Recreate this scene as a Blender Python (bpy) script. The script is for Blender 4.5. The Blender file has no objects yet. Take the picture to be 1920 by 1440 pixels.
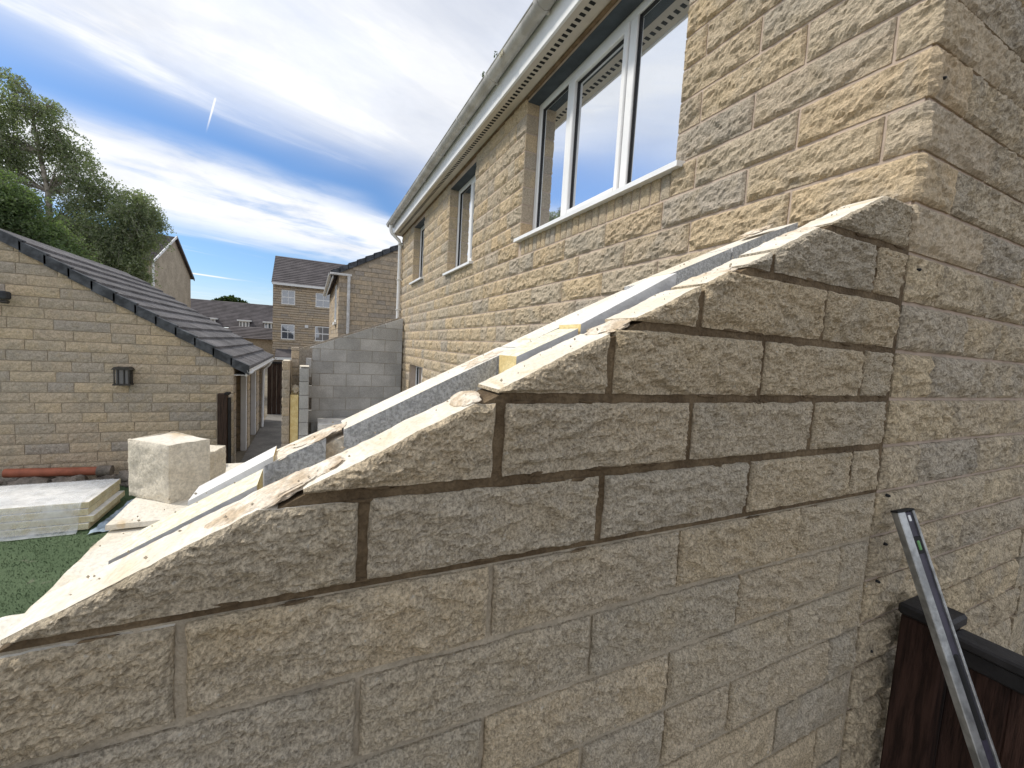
import bpy, math, random
import numpy as np
from mathutils import Vector, Matrix

sc = bpy.context.scene
col = sc.collection
random.seed(7)
rng = np.random.default_rng(11)

# ------------------------------------------------------------------ camera
CAM = np.array([-0.6657, 1.6369, 0.0872])
YAW, PITCH, ROLL, FPX = -0.4497, -0.0830, 0.0579, 785.0
fw = np.array([math.cos(YAW) * math.cos(PITCH), math.sin(YAW) * math.cos(PITCH), math.sin(PITCH)])
rt = np.cross(fw, [0, 0, 1]); rt /= np.linalg.norm(rt)
up = np.cross(rt, fw)
r2 = math.cos(ROLL) * rt + math.sin(ROLL) * up
u2 = -math.sin(ROLL) * rt + math.cos(ROLL) * up
cd = bpy.data.cameras.new('camera')
cam = bpy.data.objects.new('camera', cd)
col.objects.link(cam)
cam.matrix_world = Matrix(((r2[0], u2[0], -fw[0], CAM[0]), (r2[1], u2[1], -fw[1], CAM[1]),
                           (r2[2], u2[2], -fw[2], CAM[2]), (0, 0, 0, 1)))
cd.sensor_width = 36.0
cd.lens = 36.0 * FPX / 1920.0
cd.clip_start = 0.02
cd.clip_end = 3000
sc.camera = cam

# ------------------------------------------------------------------ light
SUN = Vector((0.32, 0.60, 0.76)).normalized()
sun_el = math.asin(SUN.z)
sun_rot = math.atan2(SUN.x, SUN.y)
ld = bpy.data.lights.new('sun', 'SUN')
ld.energy = 2.3
ld.angle = math.radians(7)
ld.color = (1.0, 0.93, 0.82)
lo = bpy.data.objects.new('sun', ld)
lo.rotation_euler = SUN.to_track_quat('Z', 'Y').to_euler()
lo.location = (0, 0, 30)
col.objects.link(lo)

vs = sc.view_settings
vs.view_transform = 'Standard'
vs.look = 'None'
vs.exposure = 0.42
vs.gamma = 1.0
vs.use_curve_mapping = False


# ------------------------------------------------------------------ node helper
class NT:
    def __init__(self, tree):
        self.t = tree
        tree.nodes.clear()

    def node(self, typ, **kw):
        n = self.t.nodes.new(typ)
        for k, v in kw.items():
            setattr(n, k, v)
        return n

    def put(self, sock, v):
        if isinstance(v, bpy.types.NodeSocket):
            self.t.links.new(v, sock)
        elif isinstance(v, (tuple, list)):
            d = sock.default_value
            try:
                n = len(d)
            except TypeError:
                n = 1
            if n == 4 and len(v) == 3:
                v = (*v, 1.0)
            sock.default_value = v
        elif v is not None:
            try:
                sock.default_value = v
            except TypeError:
                sock.default_value = (v, v, v)

    def m(self, op, a, b=None, c=None, clamp=False):
        n = self.node('ShaderNodeMath', operation=op)
        n.use_clamp = clamp
        self.put(n.inputs[0], a)
        if b is not None: self.put(n.inputs[1], b)
        if c is not None: self.put(n.inputs[2], c)
        return n.outputs[0]

    def vm(self, op, a, b=None, scale=None):
        n = self.node('ShaderNodeVectorMath', operation=op)
        self.put(n.inputs[0], a)
        if b is not None: self.put(n.inputs[1], b)
        if scale is not None: self.put(n.inputs['Scale'], scale)
        return n.outputs[0]

    def ss(self, v, lo, hi, a=0.0, b=1.0):
        n = self.node('ShaderNodeMapRange', interpolation_type='SMOOTHSTEP')
        self.put(n.inputs[0], v)
        n.inputs[1].default_value = lo
        n.inputs[2].default_value = hi
        n.inputs[3].default_value = a
        n.inputs[4].default_value = b
        return n.outputs[0]

    def noise(self, vec, scale, detail=4.0, rough=0.55, dist=0.0, out=0):
        n = self.node('ShaderNodeTexNoise')
        self.put(n.inputs['Vector'], vec)
        self.put(n.inputs['Scale'], scale)
        n.inputs['Detail'].default_value = detail
        n.inputs['Roughness'].default_value = rough
        n.inputs['Distortion'].default_value = dist
        return n.outputs[out]

    def vor(self, vec, scale, feature='F1', out='Distance'):
        n = self.node('ShaderNodeTexVoronoi', feature=feature)
        self.put(n.inputs['Vector'], vec)
        self.put(n.inputs['Scale'], scale)
        return n.outputs[out]

    def mix(self, f, a, b, blend='MIX'):
        n = self.node('ShaderNodeMix', data_type='RGBA', blend_type=blend)
        self.put(n.inputs[0], f)
        self.put(n.inputs[6], a)
        self.put(n.inputs[7], b)
        return n.outputs[2]

    def ramp(self, f, stops, interp='LINEAR'):
        n = self.node('ShaderNodeValToRGB')
        cr = n.color_ramp
        cr.interpolation = interp
        while len(cr.elements) < len(stops):
            cr.elements.new(0.5)
        for e, (p, c) in zip(cr.elements, stops):
            e.position = p
            e.color = (*c, 1.0)
        self.put(n.inputs[0], f)
        return n.outputs[0]

    def comb(self, x, y, z):
        n = self.node('ShaderNodeCombineXYZ')
        for i, v in enumerate((x, y, z)): self.put(n.inputs[i], v)
        return n.outputs[0]

    def sep(self, v):
        n = self.node('ShaderNodeSeparateXYZ')
        self.put(n.inputs[0], v)
        return n.outputs

    def bump(self, h, strength=0.5, dist=0.01, normal=None):
        n = self.node('ShaderNodeBump')
        self.put(n.inputs['Height'], h)
        n.inputs['Strength'].default_value = strength
        n.inputs['Distance'].default_value = dist
        if normal is not None: self.put(n.inputs['Normal'], normal)
        return n.outputs[0]


# ------------------------------------------------------------------ world
w = bpy.data.worlds.new('World')
sc.world = w
w.use_nodes = True
N = NT(w.node_tree)
sky = N.node('ShaderNodeTexSky', sky_type='NISHITA')
sky.sun_disc = False
sky.sun_elevation = sun_el
sky.sun_rotation = sun_rot
sky.air_density = 1.0
sky.dust_density = 0.6
sky.ozone_density = 2.2
g = N.node('ShaderNodeTexCoord').outputs['Generated']
dx, dy, dz = N.sep(g)
zc = N.m('MAXIMUM', dz, 0.03)
X = N.m('DIVIDE', dx, zc)
Y = N.m('DIVIDE', dy, zc)
pv = N.comb(X, Y, 0.0)
wn = N.noise(pv, 0.55, 3.0, 0.5)
q0 = N.m('ADD', X, N.m('MULTIPLY', Y, 0.5))
q = N.m('ADD', q0, N.m('MULTIPLY', N.m('SUBTRACT', wn, 0.5), 1.1))
r_ = N.m('SUBTRACT', Y, N.m('MULTIPLY', X, 0.5))
sv = N.comb(N.m('MULTIPLY', q0, 1.5), N.m('MULTIPLY', r_, 0.45), 3.7)
n1 = N.noise(sv, 1.5, 8.0, 0.58, 0.35)
n2 = N.noise(N.vm('ADD', pv, (5.3, 2.1, 0.0)), 1.5, 9.0, 0.62, 0.3)
n3 = N.noise(N.vm('ADD', pv, (15.0, 7.0, 1.0)), 0.35, 3.0, 0.5)
veil = N.m('SUBTRACT', 1.0, N.ss(q, 1.95, 3.1))
veil = N.m('MULTIPLY', veil, N.m('ADD', 0.80, N.m('MULTIPLY', N.m('SUBTRACT', n1, 0.42), 0.85)))
veil = N.m('MULTIPLY', veil, N.ss(n3, 0.22, 0.5, 0.55, 1.0))
band = N.m('MULTIPLY', N.ss(q, 3.05, 3.7), N.m('SUBTRACT', 1.0, N.ss(q, 4.7, 6.6)))
bn = N.m('ADD', N.m('MULTIPLY', n1, 0.55), N.m('MULTIPLY', n2, 0.45))
band = N.m('MULTIPLY', band, N.ss(bn, 0.30, 0.52, 0.30, 1.0))
haze = N.ss(dz, 0.0, 0.13, 0.62, 0.0)
wisp = N.m('MULTIPLY', N.ss(n1, 0.56, 0.80), 0.4)
dens = N.m('ADD', N.m('ADD', veil, band), N.m('ADD', haze, wisp), clamp=True)


def trail(a, b, wd, amt):
    # a contrail: a thin straight streak on the cloud plane between two plane points
    ax, ay = a; bx, by = b
    L = math.hypot(bx - ax, by - ay)
    tx, ty = (bx - ax) / L, (by - ay) / L
    al = N.m('ADD', N.m('MULTIPLY', N.m('SUBTRACT', X, ax), tx), N.m('MULTIPLY', N.m('SUBTRACT', Y, ay), ty))
    ac = N.m('ABSOLUTE', N.m('ADD', N.m('MULTIPLY', N.m('SUBTRACT', X, ax), -ty), N.m('MULTIPLY', N.m('SUBTRACT', Y, ay), tx)))
    f = N.m('MULTIPLY', N.ss(al, 0.0, L * 0.1), N.m('SUBTRACT', 1.0, N.ss(al, L * 0.35, L)))
    return N.m('MULTIPLY', N.m('MULTIPLY', f, N.m('SUBTRACT', 1.0, N.ss(ac, wd * 0.3, wd))), amt)


tr = N.m('ADD', trail((2.27, 0.385), (2.72, 0.505), 0.0048, 0.85), trail((9.15, 2.0), (9.6, 1.1), 0.16, 1.0))
dens = N.m('ADD', dens, tr, clamp=True)
cb = N.m('MULTIPLY', N.ss(n2, 0.25, 0.75, 0.88, 1.06), 6.9)
ccol = N.vm('MULTIPLY', N.comb(cb, cb, cb), (0.965, 0.985, 1.03))
blue = N.vm('MULTIPLY', sky.outputs[0], (0.62, 0.78, 0.95))
cm = N.mix(dens, blue, ccol)
bg = N.node('ShaderNodeBackground')
N.put(bg.inputs[0], cm)
bg.inputs[1].default_value = 0.115
N.t.links.new(bg.outputs[0], N.node('ShaderNodeOutputWorld').inputs[0])


# ------------------------------------------------------------------ materials
def material(name):
    m = bpy.data.materials.new(name)
    m.use_nodes = True
    n = NT(m.node_tree)
    b = n.node('ShaderNodeBsdfPrincipled')
    n.t.links.new(b.outputs[0], n.node('ShaderNodeOutputMaterial').inputs[0])
    return m, n, b


def P(n):
    return n.node('ShaderNodeNewGeometry').outputs['Position']


def stone_mat(name, cols, island=False, bumpd=0.006, speck=0.25, fine=160.0, grey=(0.33, 0.30, 0.25), greyamt=0.5, flat=False, fleck=0.69):
    m, n, b = material(name)
    geo = n.node('ShaderNodeNewGeometry')
    pos = geo.outputs['Position']
    rnd = geo.outputs['Random Per Island'] if island else n.node('ShaderNodeObjectInfo').outputs['Random']
    k = len(cols)
    base = n.ramp(rnd, [(i / max(1, k - 1), c) for i, c in enumerate(cols)])
    off = n.vm('ADD', pos, n.comb(n.m('MULTIPLY', rnd, 31.0), n.m('MULTIPLY', rnd, 17.0), 0.0))
    big = n.noise(off, 4.5, 4.0, 0.6, 0.6)
    gm = n.m('MULTIPLY', n.ss(big, 0.47, 0.66), greyamt)
    c = n.mix(gm, base, grey)
    yl = n.noise(n.vm('ADD', off, (3.0, 9.0, 4.0)), 7.0, 3.0, 0.5)
    c = n.mix(n.m('MULTIPLY', n.ss(yl, 0.52, 0.72), 0.3), c, (0.46, 0.36, 0.215))
    f = n.noise(pos, fine, 3.0, 0.7)
    mid = n.noise(pos, fine * 0.40, 5.0, 0.7)
    v = n.m('ADD', n.m('MULTIPLY', f, 0.6), n.m('MULTIPLY', mid, 0.4))
    c = n.mix(speck * 2, c, n.vm('MULTIPLY', c, n.comb(*[n.ss(v, 0.34, 0.66, 0.42, 1.6)] * 3)))
    wf = n.m('MULTIPLY', n.ss(n.noise(n.vm('ADD', pos, (1.7, 0.4, 6.1)), fine * 0.42, 2.0, 0.6), fleck, fleck + 0.07), 0.6)
    c = n.mix(wf, c, (0.62, 0.58, 0.5))
    n.put(b.inputs['Base Color'], c)
    b.inputs['Roughness'].default_value = 0.95
    b.inputs['Specular IOR Level'].default_value = 0.15
    if not flat:
        h = n.m('ADD', n.m('MULTIPLY', mid, 1.0), n.m('MULTIPLY', f, 0.4))
        n.put(b.inputs['Normal'], n.bump(h, 1.0, bumpd))
    return m


OLD = [(0.55, 0.435, 0.285), (0.51, 0.42, 0.30), (0.57, 0.45, 0.295), (0.465, 0.405, 0.32), (0.54, 0.435, 0.295), (0.43, 0.38, 0.315), (0.56, 0.435, 0.28)]
NEW = [(0.51, 0.43, 0.315), (0.55, 0.45, 0.31), (0.45, 0.40, 0.32), (0.54, 0.44, 0.30), (0.47, 0.41, 0.315), (0.56, 0.46, 0.32)]
GAR = [(0.57, 0.46, 0.325), (0.39, 0.345, 0.295), (0.59, 0.47, 0.325), (0.47, 0.40, 0.315), (0.42, 0.37, 0.315), (0.55, 0.45, 0.325), (0.50, 0.41, 0.31), (0.57, 0.455, 0.31)]
M = {}
M['old'] = stone_mat('weathered_buff_stone', OLD, bumpd=0.012, speck=0.26, fine=130.0)
M['gable'] = stone_mat('weathered_gable_stone_shaded', [(0.52, 0.425, 0.285), (0.47, 0.40, 0.295), (0.51, 0.415, 0.28), (0.42, 0.37, 0.295), (0.50, 0.41, 0.28)], bumpd=0.014, speck=0.42, fine=120.0)  # same stone as the rear wall, gable's shade put into a greyer, darker colour
M['new'] = stone_mat('new_split_stone', NEW, bumpd=0.012, speck=0.38, fine=210.0, grey=(0.42, 0.38, 0.31), greyamt=0.4, fleck=0.66)
M['garage'] = stone_mat('garage_stone', GAR, bumpd=0.016, speck=0.2, fine=55.0, greyamt=0.4)
M['far'] = stone_mat('far_stone', [tuple(v * 0.95 for v in c) for c in GAR], island=True, bumpd=0.01, speck=0.15, fine=20.0, greyamt=0.5)


def simple(name, colr, rough=0.8, var=0.15, scale=8.0, bumpd=0.0, bscale=60.0, metal=0.0, spec=0.3, c2=None, fine=0.0, objvar=0.0, stretch=None):
    m, n, b = material(name)
    pos = P(n)
    if stretch: pos = n.vm('MULTIPLY', pos, stretch)
    f = n.noise(pos, scale, 5.0, 0.6)
    c = n.mix(n.ss(f, 0.35, 0.65), tuple(v * (1 - var) for v in colr), c2 or tuple(min(1, v * (1 + var)) for v in colr))
    if fine:
        ff = n.noise(pos, bscale, 3.0, 0.7)
        c = n.mix(fine, c, n.vm('MULTIPLY', c, n.comb(*[n.ss(ff, 0.35, 0.65, 0.4, 1.5)] * 3)))
    if objvar:
        ov = n.m('ADD', 1.0 - objvar, n.m('MULTIPLY', n.node('ShaderNodeObjectInfo').outputs['Random'], 2 * objvar))
        c = n.vm('MULTIPLY', c, n.comb(ov, ov, ov))
    n.put(b.inputs['Base Color'], c)
    b.inputs['Roughness'].default_value = rough
    b.inputs['Metallic'].default_value = metal
    b.inputs['Specular IOR Level'].default_value = spec
    if bumpd:
        n.put(b.inputs['Normal'], n.bump(n.noise(pos, bscale, 5.0, 0.65), 1.0, bumpd))
    return m


M['mortar_old'] = simple('pinkish_old_mortar', (0.48, 0.39, 0.32), 0.95, 0.12, 6, 0.002, 120)
M['mortar_wet'] = simple('fresh_brown_mortar', (0.15, 0.102, 0.056), 0.85, 0.22, 9, 0.012, 90, c2=(0.20, 0.145, 0.085), fine=0.3)
M['mortar_dry'] = simple('dry_sandy_mortar', (0.47, 0.405, 0.31), 0.95, 0.15, 9, 0.008, 110, fine=0.2)
M['mortar_top'] = simple('pale_sandy_mortar', (0.66, 0.53, 0.38), 0.95, 0.15, 25, 0.005, 120, c2=(0.80, 0.73, 0.62), fine=0.3)
M['mortar_gar'] = simple('garage_mortar', (0.36, 0.305, 0.235), 0.95, 0.12, 6, 0.003, 60)
M['block'] = simple('grey_concrete_block', (0.58, 0.585, 0.59), 0.95, 0.08, 5, 0.006, 170, fine=0.5)
M['block_far'] = simple('grey_concrete_block_smooth', (0.45, 0.45, 0.445), 0.95, 0.12, 2.6, 0.006, 60, fine=0.2, objvar=0.13)
M['mortar_grey'] = simple('grey_block_mortar', (0.36, 0.335, 0.29), 0.95, 0.15, 8, 0.003, 80)
M['white'] = simple('white_plastic', (0.84, 0.85, 0.86), 0.35, 0.04, 3, spec=0.45)
M['white_dirty'] = simple('dirty_white_plastic', (0.66, 0.65, 0.62), 0.45, 0.12, 9, spec=0.4, c2=(0.74, 0.74, 0.73))
M['gutter'] = simple('weathered_grey_white_gutter', (0.50, 0.485, 0.455), 0.5, 0.16, 5, spec=0.4, c2=(0.60, 0.59, 0.57))
M['soffit'] = simple('soffit_board', (0.62, 0.57, 0.50), 0.6, 0.06, 4, spec=0.3)
M['dark'] = simple('dark_void', (0.02, 0.02, 0.02), 0.7, 0.1, 4)
M['lintel'] = simple('painted_steel_lintel', (0.06, 0.075, 0.09), 0.6, 0.2, 7)
M['sealant'] = simple('rubber_gasket', (0.03, 0.03, 0.033), 0.6, 0.1, 7)
M['foil'] = simple('aluminium_foil_facing', (0.74, 0.735, 0.72), 0.55, 0.12, 14, 0.004, 40, metal=0.05, spec=0.5)
M['foam'] = simple('yellow_insulation_foam', (0.78, 0.60, 0.27), 0.9, 0.1, 12, 0.003, 90, c2=(0.82, 0.68, 0.36), fine=0.15)
M['foam_pale'] = simple('dusty_cut_foam', (0.76, 0.74, 0.62), 0.95, 0.06, 14, 0.006, 70, c2=(0.80, 0.75, 0.55), fine=0.3)
M['foam_aged'] = simple('aged_insulation_foam', (0.74, 0.63, 0.40), 0.9, 0.1, 9, 0.003, 60, c2=(0.78, 0.72, 0.52), fine=0.2)
M['wood_dark'] = simple('dark_brown_stained_timber', (0.045, 0.026, 0.018), 0.65, 0.45, 6, 0.004, 30, spec=0.3, stretch=(9, 9, 0.8))
M['red_wood'] = simple('red_brown_stained_timber', (0.042, 0.022, 0.016), 0.8, 0.5, 6, 0.004, 30, spec=0.2, stretch=(9, 9, 0.8), objvar=0.2)
M['black_cap'] = simple('black_weathered_timber', (0.022, 0.02, 0.02), 0.6, 0.3, 9, 0.003, 50)
M['clay'] = simple('red_clay_pipe', (0.36, 0.12, 0.07), 0.6, 0.2, 7, 0.002, 40)
M['rubble'] = simple('grey_rubble_stone', (0.22, 0.19, 0.16), 0.95, 0.25, 9, 0.01, 40, fine=0.3)
M['lantern'] = simple('black_lantern_metal', (0.05, 0.045, 0.04), 0.5, 0.3, 20, spec=0.4)
M['tile'] = simple('grey_concrete_roof_tile', (0.155, 0.15, 0.155), 0.9, 0.2, 2.0, 0.02, 45, fine=0.5, objvar=0.12)
M['verge'] = simple('slate_grey_verge_unit', (0.062, 0.067, 0.075), 0.7, 0.35, 7, 0.003, 30, c2=(0.10, 0.108, 0.12), objvar=0.15)
M['fartile'] = simple('far_brown_grey_tile', (0.105, 0.095, 0.098), 0.9, 0.2, 1.2, 0.01, 14)
M['farwhite'] = simple('far_white_paint', (0.75, 0.76, 0.76), 0.5, 0.03, 2)
M['render'] = simple('tan_rough_wall', (0.43, 0.37, 0.285), 0.95, 0.12, 1.2, 0.02, 8, fine=0.25)
M['paving'] = simple('grey_concrete_paving', (0.20, 0.19, 0.175), 0.9, 0.2, 1.8, 0.004, 40, fine=0.3)
M['earth'] = simple('dusty_ground', (0.19, 0.165, 0.125), 0.95, 0.25, 0.9, 0.01, 20, fine=0.3)
M['bark'] = simple('pale_birch_bark', (0.30, 0.27, 0.23), 0.9, 0.5, 6, 0.01, 20)
M['bark_dark'] = simple('brown_bark', (0.09, 0.07, 0.05), 0.9, 0.4, 6, 0.01, 20)
M['blue_tarp'] = simple('blue_grey_plastic_sheet', (0.30, 0.38, 0.46), 0.35, 0.3, 9, 0.004, 25, spec=0.5)
M['brickred'] = simple('brown_wall_infill', (0.20, 0.14, 0.085), 0.9, 0.25, 5, 0.006, 30, fine=0.3)
M['alu'] = simple('scuffed_aluminium', (0.42, 0.43, 0.43), 0.45, 0.3, 18, 0.002, 60, metal=0.75, spec=0.5)
M['purple'] = simple('dark_purple_grip', (0.045, 0.04, 0.06), 0.45, 0.2, 30, spec=0.5)
M['vial'] = simple('green_vial', (0.10, 0.28, 0.08), 0.15, 0.1, 40, spec=0.6)
M['wrap'] = simple('clear_plastic_wrap', (0.60, 0.66, 0.70), 0.25, 0.12, 4, 0.008, 9, spec=0.5)
M['birdmess'] = simple('pale_droppings', (0.62, 0.58, 0.45), 0.9, 0.15, 20)
M['interior'] = simple('dim_room_interior', (0.20, 0.21, 0.22), 0.9, 0.1, 1.0)


def sawn_mat():
    m, n, b = material('sawn_cream_stone')
    pos = P(n)
    a = n.noise(pos, 5.0, 4.0, 0.6)
    c = n.mix(n.ss(a, 0.4, 0.65), (0.74, 0.705, 0.625), (0.69, 0.625, 0.51))
    st = n.noise(n.vm('MULTIPLY', n.vm('ADD', pos, (3.3, 0, 0)), (2.5, 7.0, 7.0)), 2.4, 4.0, 0.6, 0.8)
    c = n.mix(n.m('MULTIPLY', n.ss(st, 0.54, 0.72), 0.6), c, (0.58, 0.42, 0.23))
    f = n.noise(pos, 130.0, 3.0, 0.65)
    c = n.mix(0.3, c, n.vm('MULTIPLY', c, n.comb(*[n.ss(f, 0.3, 0.65, 0.6, 1.25)] * 3)))
    n.put(b.inputs['Base Color'], c)
    b.inputs['Roughness'].default_value = 0.95
    b.inputs['Specular IOR Level'].default_value = 0.15
    n.put(b.inputs['Normal'], n.bump(n.m('ADD', f, n.m('MULTIPLY', a, 2.0)), 1.0, 0.0025))
    return m


M['sawn'] = sawn_mat()


def glass_mat(name, tint, refl):
    m, n, b = material(name)
    b.inputs['Base Color'].default_value = (*tint, 1)
    b.inputs['Roughness'].default_value = 0.05
    out = [x for x in n.t.nodes if x.type == 'OUTPUT_MATERIAL'][0]
    gl = n.node('ShaderNodeBsdfGlossy')
    gl.inputs['Color'].default_value = (0.93, 0.96, 1.0, 1)
    gl.inputs['Roughness'].default_value = 0.015
    pos = P(n)
    n.put(gl.inputs['Normal'], n.bump(n.noise(pos, 1.6, 1.0, 0.4), 0.25, 0.01))
    mx = n.node('ShaderNodeMixShader')
    fr = n.node('ShaderNodeFresnel')
    fr.inputs[0].default_value = 1.6
    n.put(mx.inputs[0], n.m('ADD', n.m('MULTIPLY', fr.outputs[0], 1.2), refl, clamp=True))
    n.t.links.new(b.outputs[0], mx.inputs[1])
    n.t.links.new(gl.outputs[0], mx.inputs[2])
    n.t.links.new(mx.outputs[0], out.inputs[0])
    return m


M['glass'] = glass_mat('coated_window_glass', (0.16, 0.17, 0.18), 0.66)
M['glass_far'] = glass_mat('far_window_glass', (0.10, 0.115, 0.14), 0.12)


def lawn_mat():
    m, n, b = material('artificial_turf')
    pos = P(n)
    a = n.noise(pos, 1.3, 4.0, 0.6)
    f = n.noise(pos, 150.0, 3.0, 0.8)
    c = n.mix(n.ss(a, 0.35, 0.65), (0.085, 0.145, 0.062), (0.115, 0.18, 0.085))
    c = n.mix(0.7, c, n.vm('MULTIPLY', c, n.comb(*[n.ss(f, 0.3, 0.7, 0.45, 1.6)] * 3)))
    d = n.noise(n.vm('ADD', pos, (5, 5, 0)), 9.0, 2.0, 0.5)
    c = n.mix(n.m('MULTIPLY', n.ss(d, 0.66, 0.72), 0.35), c, (0.3, 0.28, 0.22))
    n.put(b.inputs['Base Color'], c)
    b.inputs['Roughness'].default_value = 0.8
    n.put(b.inputs['Normal'], n.bump(f, 1.0, 0.02))
    return m


M['lawn'] = lawn_mat()


def leaf_mat(name, a, bcol):
    m, n, b = material(name)
    geo = n.node('ShaderNodeNewGeometry')
    c = n.mix(geo.outputs['Random Per Island'], a, bcol)
    n.put(b.inputs['Base Color'], c)
    b.inputs['Roughness'].default_value = 0.55
    b.inputs['Specular IOR Level'].default_value = 0.35
    tr = n.node('ShaderNodeBsdfTranslucent')
    n.put(tr.inputs[0], n.vm('MULTIPLY', c, (1.3, 1.5, 0.7)))
    mx = n.node('ShaderNodeMixShader')
    mx.inputs[0].default_value = 0.5
    out = [x for x in n.t.nodes if x.type == 'OUTPUT_MATERIAL'][0]
    n.t.links.new(b.outputs[0], mx.inputs[1])
    n.t.links.new(tr.outputs[0], mx.inputs[2])
    n.t.links.new(mx.outputs[0], out.inputs[0])
    return m


M['birch_leaf'] = leaf_mat('birch_leaf', (0.145, 0.18, 0.11), (0.31, 0.335, 0.24))
M['green_leaf'] = leaf_mat('broadleaf_green', (0.095, 0.14, 0.07), (0.19, 0.24, 0.13))
M['far_leaf'] = leaf_mat('far_leaf', (0.03, 0.055, 0.02), (0.06, 0.09, 0.03))

# ------------------------------------------------------------------ noise (numpy Perlin)
_perm = np.arange(256)
np.random.default_rng(5).shuffle(_perm)
_perm = np.concatenate([_perm, _perm, _perm])
_g = np.array([[1, 1, 0], [-1, 1, 0], [1, -1, 0], [-1, -1, 0], [1, 0, 1], [-1, 0, 1], [1, 0, -1], [-1, 0, -1],
               [0, 1, 1], [0, -1, 1], [0, 1, -1], [0, -1, -1], [1, 1, 0], [-1, 1, 0], [0, -1, 1], [0, -1, -1]], float)


def pn(x, y, z):
    x, y, z = np.broadcast_arrays(np.asarray(x, float), np.asarray(y, float), np.asarray(z, float))
    xi, yi, zi = np.floor(x).astype(int), np.floor(y).astype(int), np.floor(z).astype(int)
    xf, yf, zf = x - xi, y - yi, z - zi
    xi, yi, zi = xi & 255, yi & 255, zi & 255
    fd = lambda t: t * t * t * (t * (t * 6 - 15) + 10)
    u, v, ww = fd(xf), fd(yf), fd(zf)

    def gr(a, b, c):
        h = _perm[_perm[_perm[xi + a] + yi + b] + zi + c] & 15
        gv = _g[h]
        return gv[..., 0] * (xf - a) + gv[..., 1] * (yf - b) + gv[..., 2] * (zf - c)
    lp = lambda t, a, b: a + t * (b - a)
    return lp(ww, lp(v, lp(u, gr(0, 0, 0), gr(1, 0, 0)), lp(u, gr(0, 1, 0), gr(1, 1, 0))),
              lp(v, lp(u, gr(0, 0, 1), gr(1, 0, 1)), lp(u, gr(0, 1, 1), gr(1, 1, 1))))


def fbm(x, y, z, o=3):
    s = 0; a = 1.0; f = 1.0
    for i in range(o):
        s = s + a * pn(x * f + 13.7 * i, y * f + 3.1 * i, z * f + 7.9 * i)
        a *= 0.5; f *= 2.03
    return s


# ------------------------------------------------------------------ object helpers
WL = {}


def setp(o, label=None, cat=None, group=None, kind=None):
    if label: o['label'] = label
    if cat: o['category'] = cat
    if group: o['group'] = group
    if kind: o['kind'] = kind
    return o


def place(o, loc, parent):
    loc = np.asarray(loc, float)
    WL[o.name] = loc
    if parent is not None:
        o.parent = parent
        o.location = Vector(loc - WL[parent.name])
    else:
        o.location = Vector(loc)
    col.objects.link(o)
    return o


def empty(name, loc, label=None, cat=None, group=None):
    o = bpy.data.objects.new(name, None)
    o.empty_display_size = 0.1
    place(o, loc, None)
    return setp(o, label, cat, group)


def obj(name, verts, faces, mats, parent=None, mi=None, loc=None, smooth=None):
    v = np.asarray(verts, float).reshape(-1, 3)
    if loc is None:
        loc = np.array([(v[:, 0].min() + v[:, 0].max()) / 2, (v[:, 1].min() + v[:, 1].max()) / 2, v[:, 2].min()])
    me = bpy.data.meshes.new(name)
    me.from_pydata((v - loc).tolist(), [], [tuple(int(i) for i in f) for f in faces])
    if not isinstance(mats, (list, tuple)): mats = [mats]
    for m in mats: me.materials.append(m)
    if mi is not None: me.polygons.foreach_set('material_index', np.asarray(mi, np.int32))
    if smooth is not None:
        me.polygons.foreach_set('use_smooth', np.ones(len(me.polygons), bool))
        me.set_sharp_from_angle(angle=math.radians(smooth))
    me.update()
    return place(bpy.data.objects.new(name, me), loc, parent)


class MB:
    def __init__(self):
        self.v = []; self.f = []; self.mi = []; self.n = 0

    def add(self, v, f, mi=0):
        v = np.asarray(v, float).reshape(-1, 3)
        self.v.append(v)
        self.f += [tuple(i + self.n for i in q) for q in f]
        self.mi += (list(mi) if isinstance(mi, (list, np.ndarray)) else [mi] * len(f))
        self.n += len(v)
        return self

    def build(self, name, mats, parent=None, smooth=None, loc=None):
        return obj(name, np.concatenate(self.v), self.f, mats, parent, self.mi, loc, smooth)


def box(x0, x1, y0, y1, z0, z1):
    v = [(x, y, z) for x in (x0, x1) for y in (y0, y1) for z in (z0, z1)]
    f = [(0, 1, 3, 2), (4, 6, 7, 5), (0, 4, 5, 1), (2, 3, 7, 6), (0, 2, 6, 4), (1, 5, 7, 3)]
    return v, f


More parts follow.
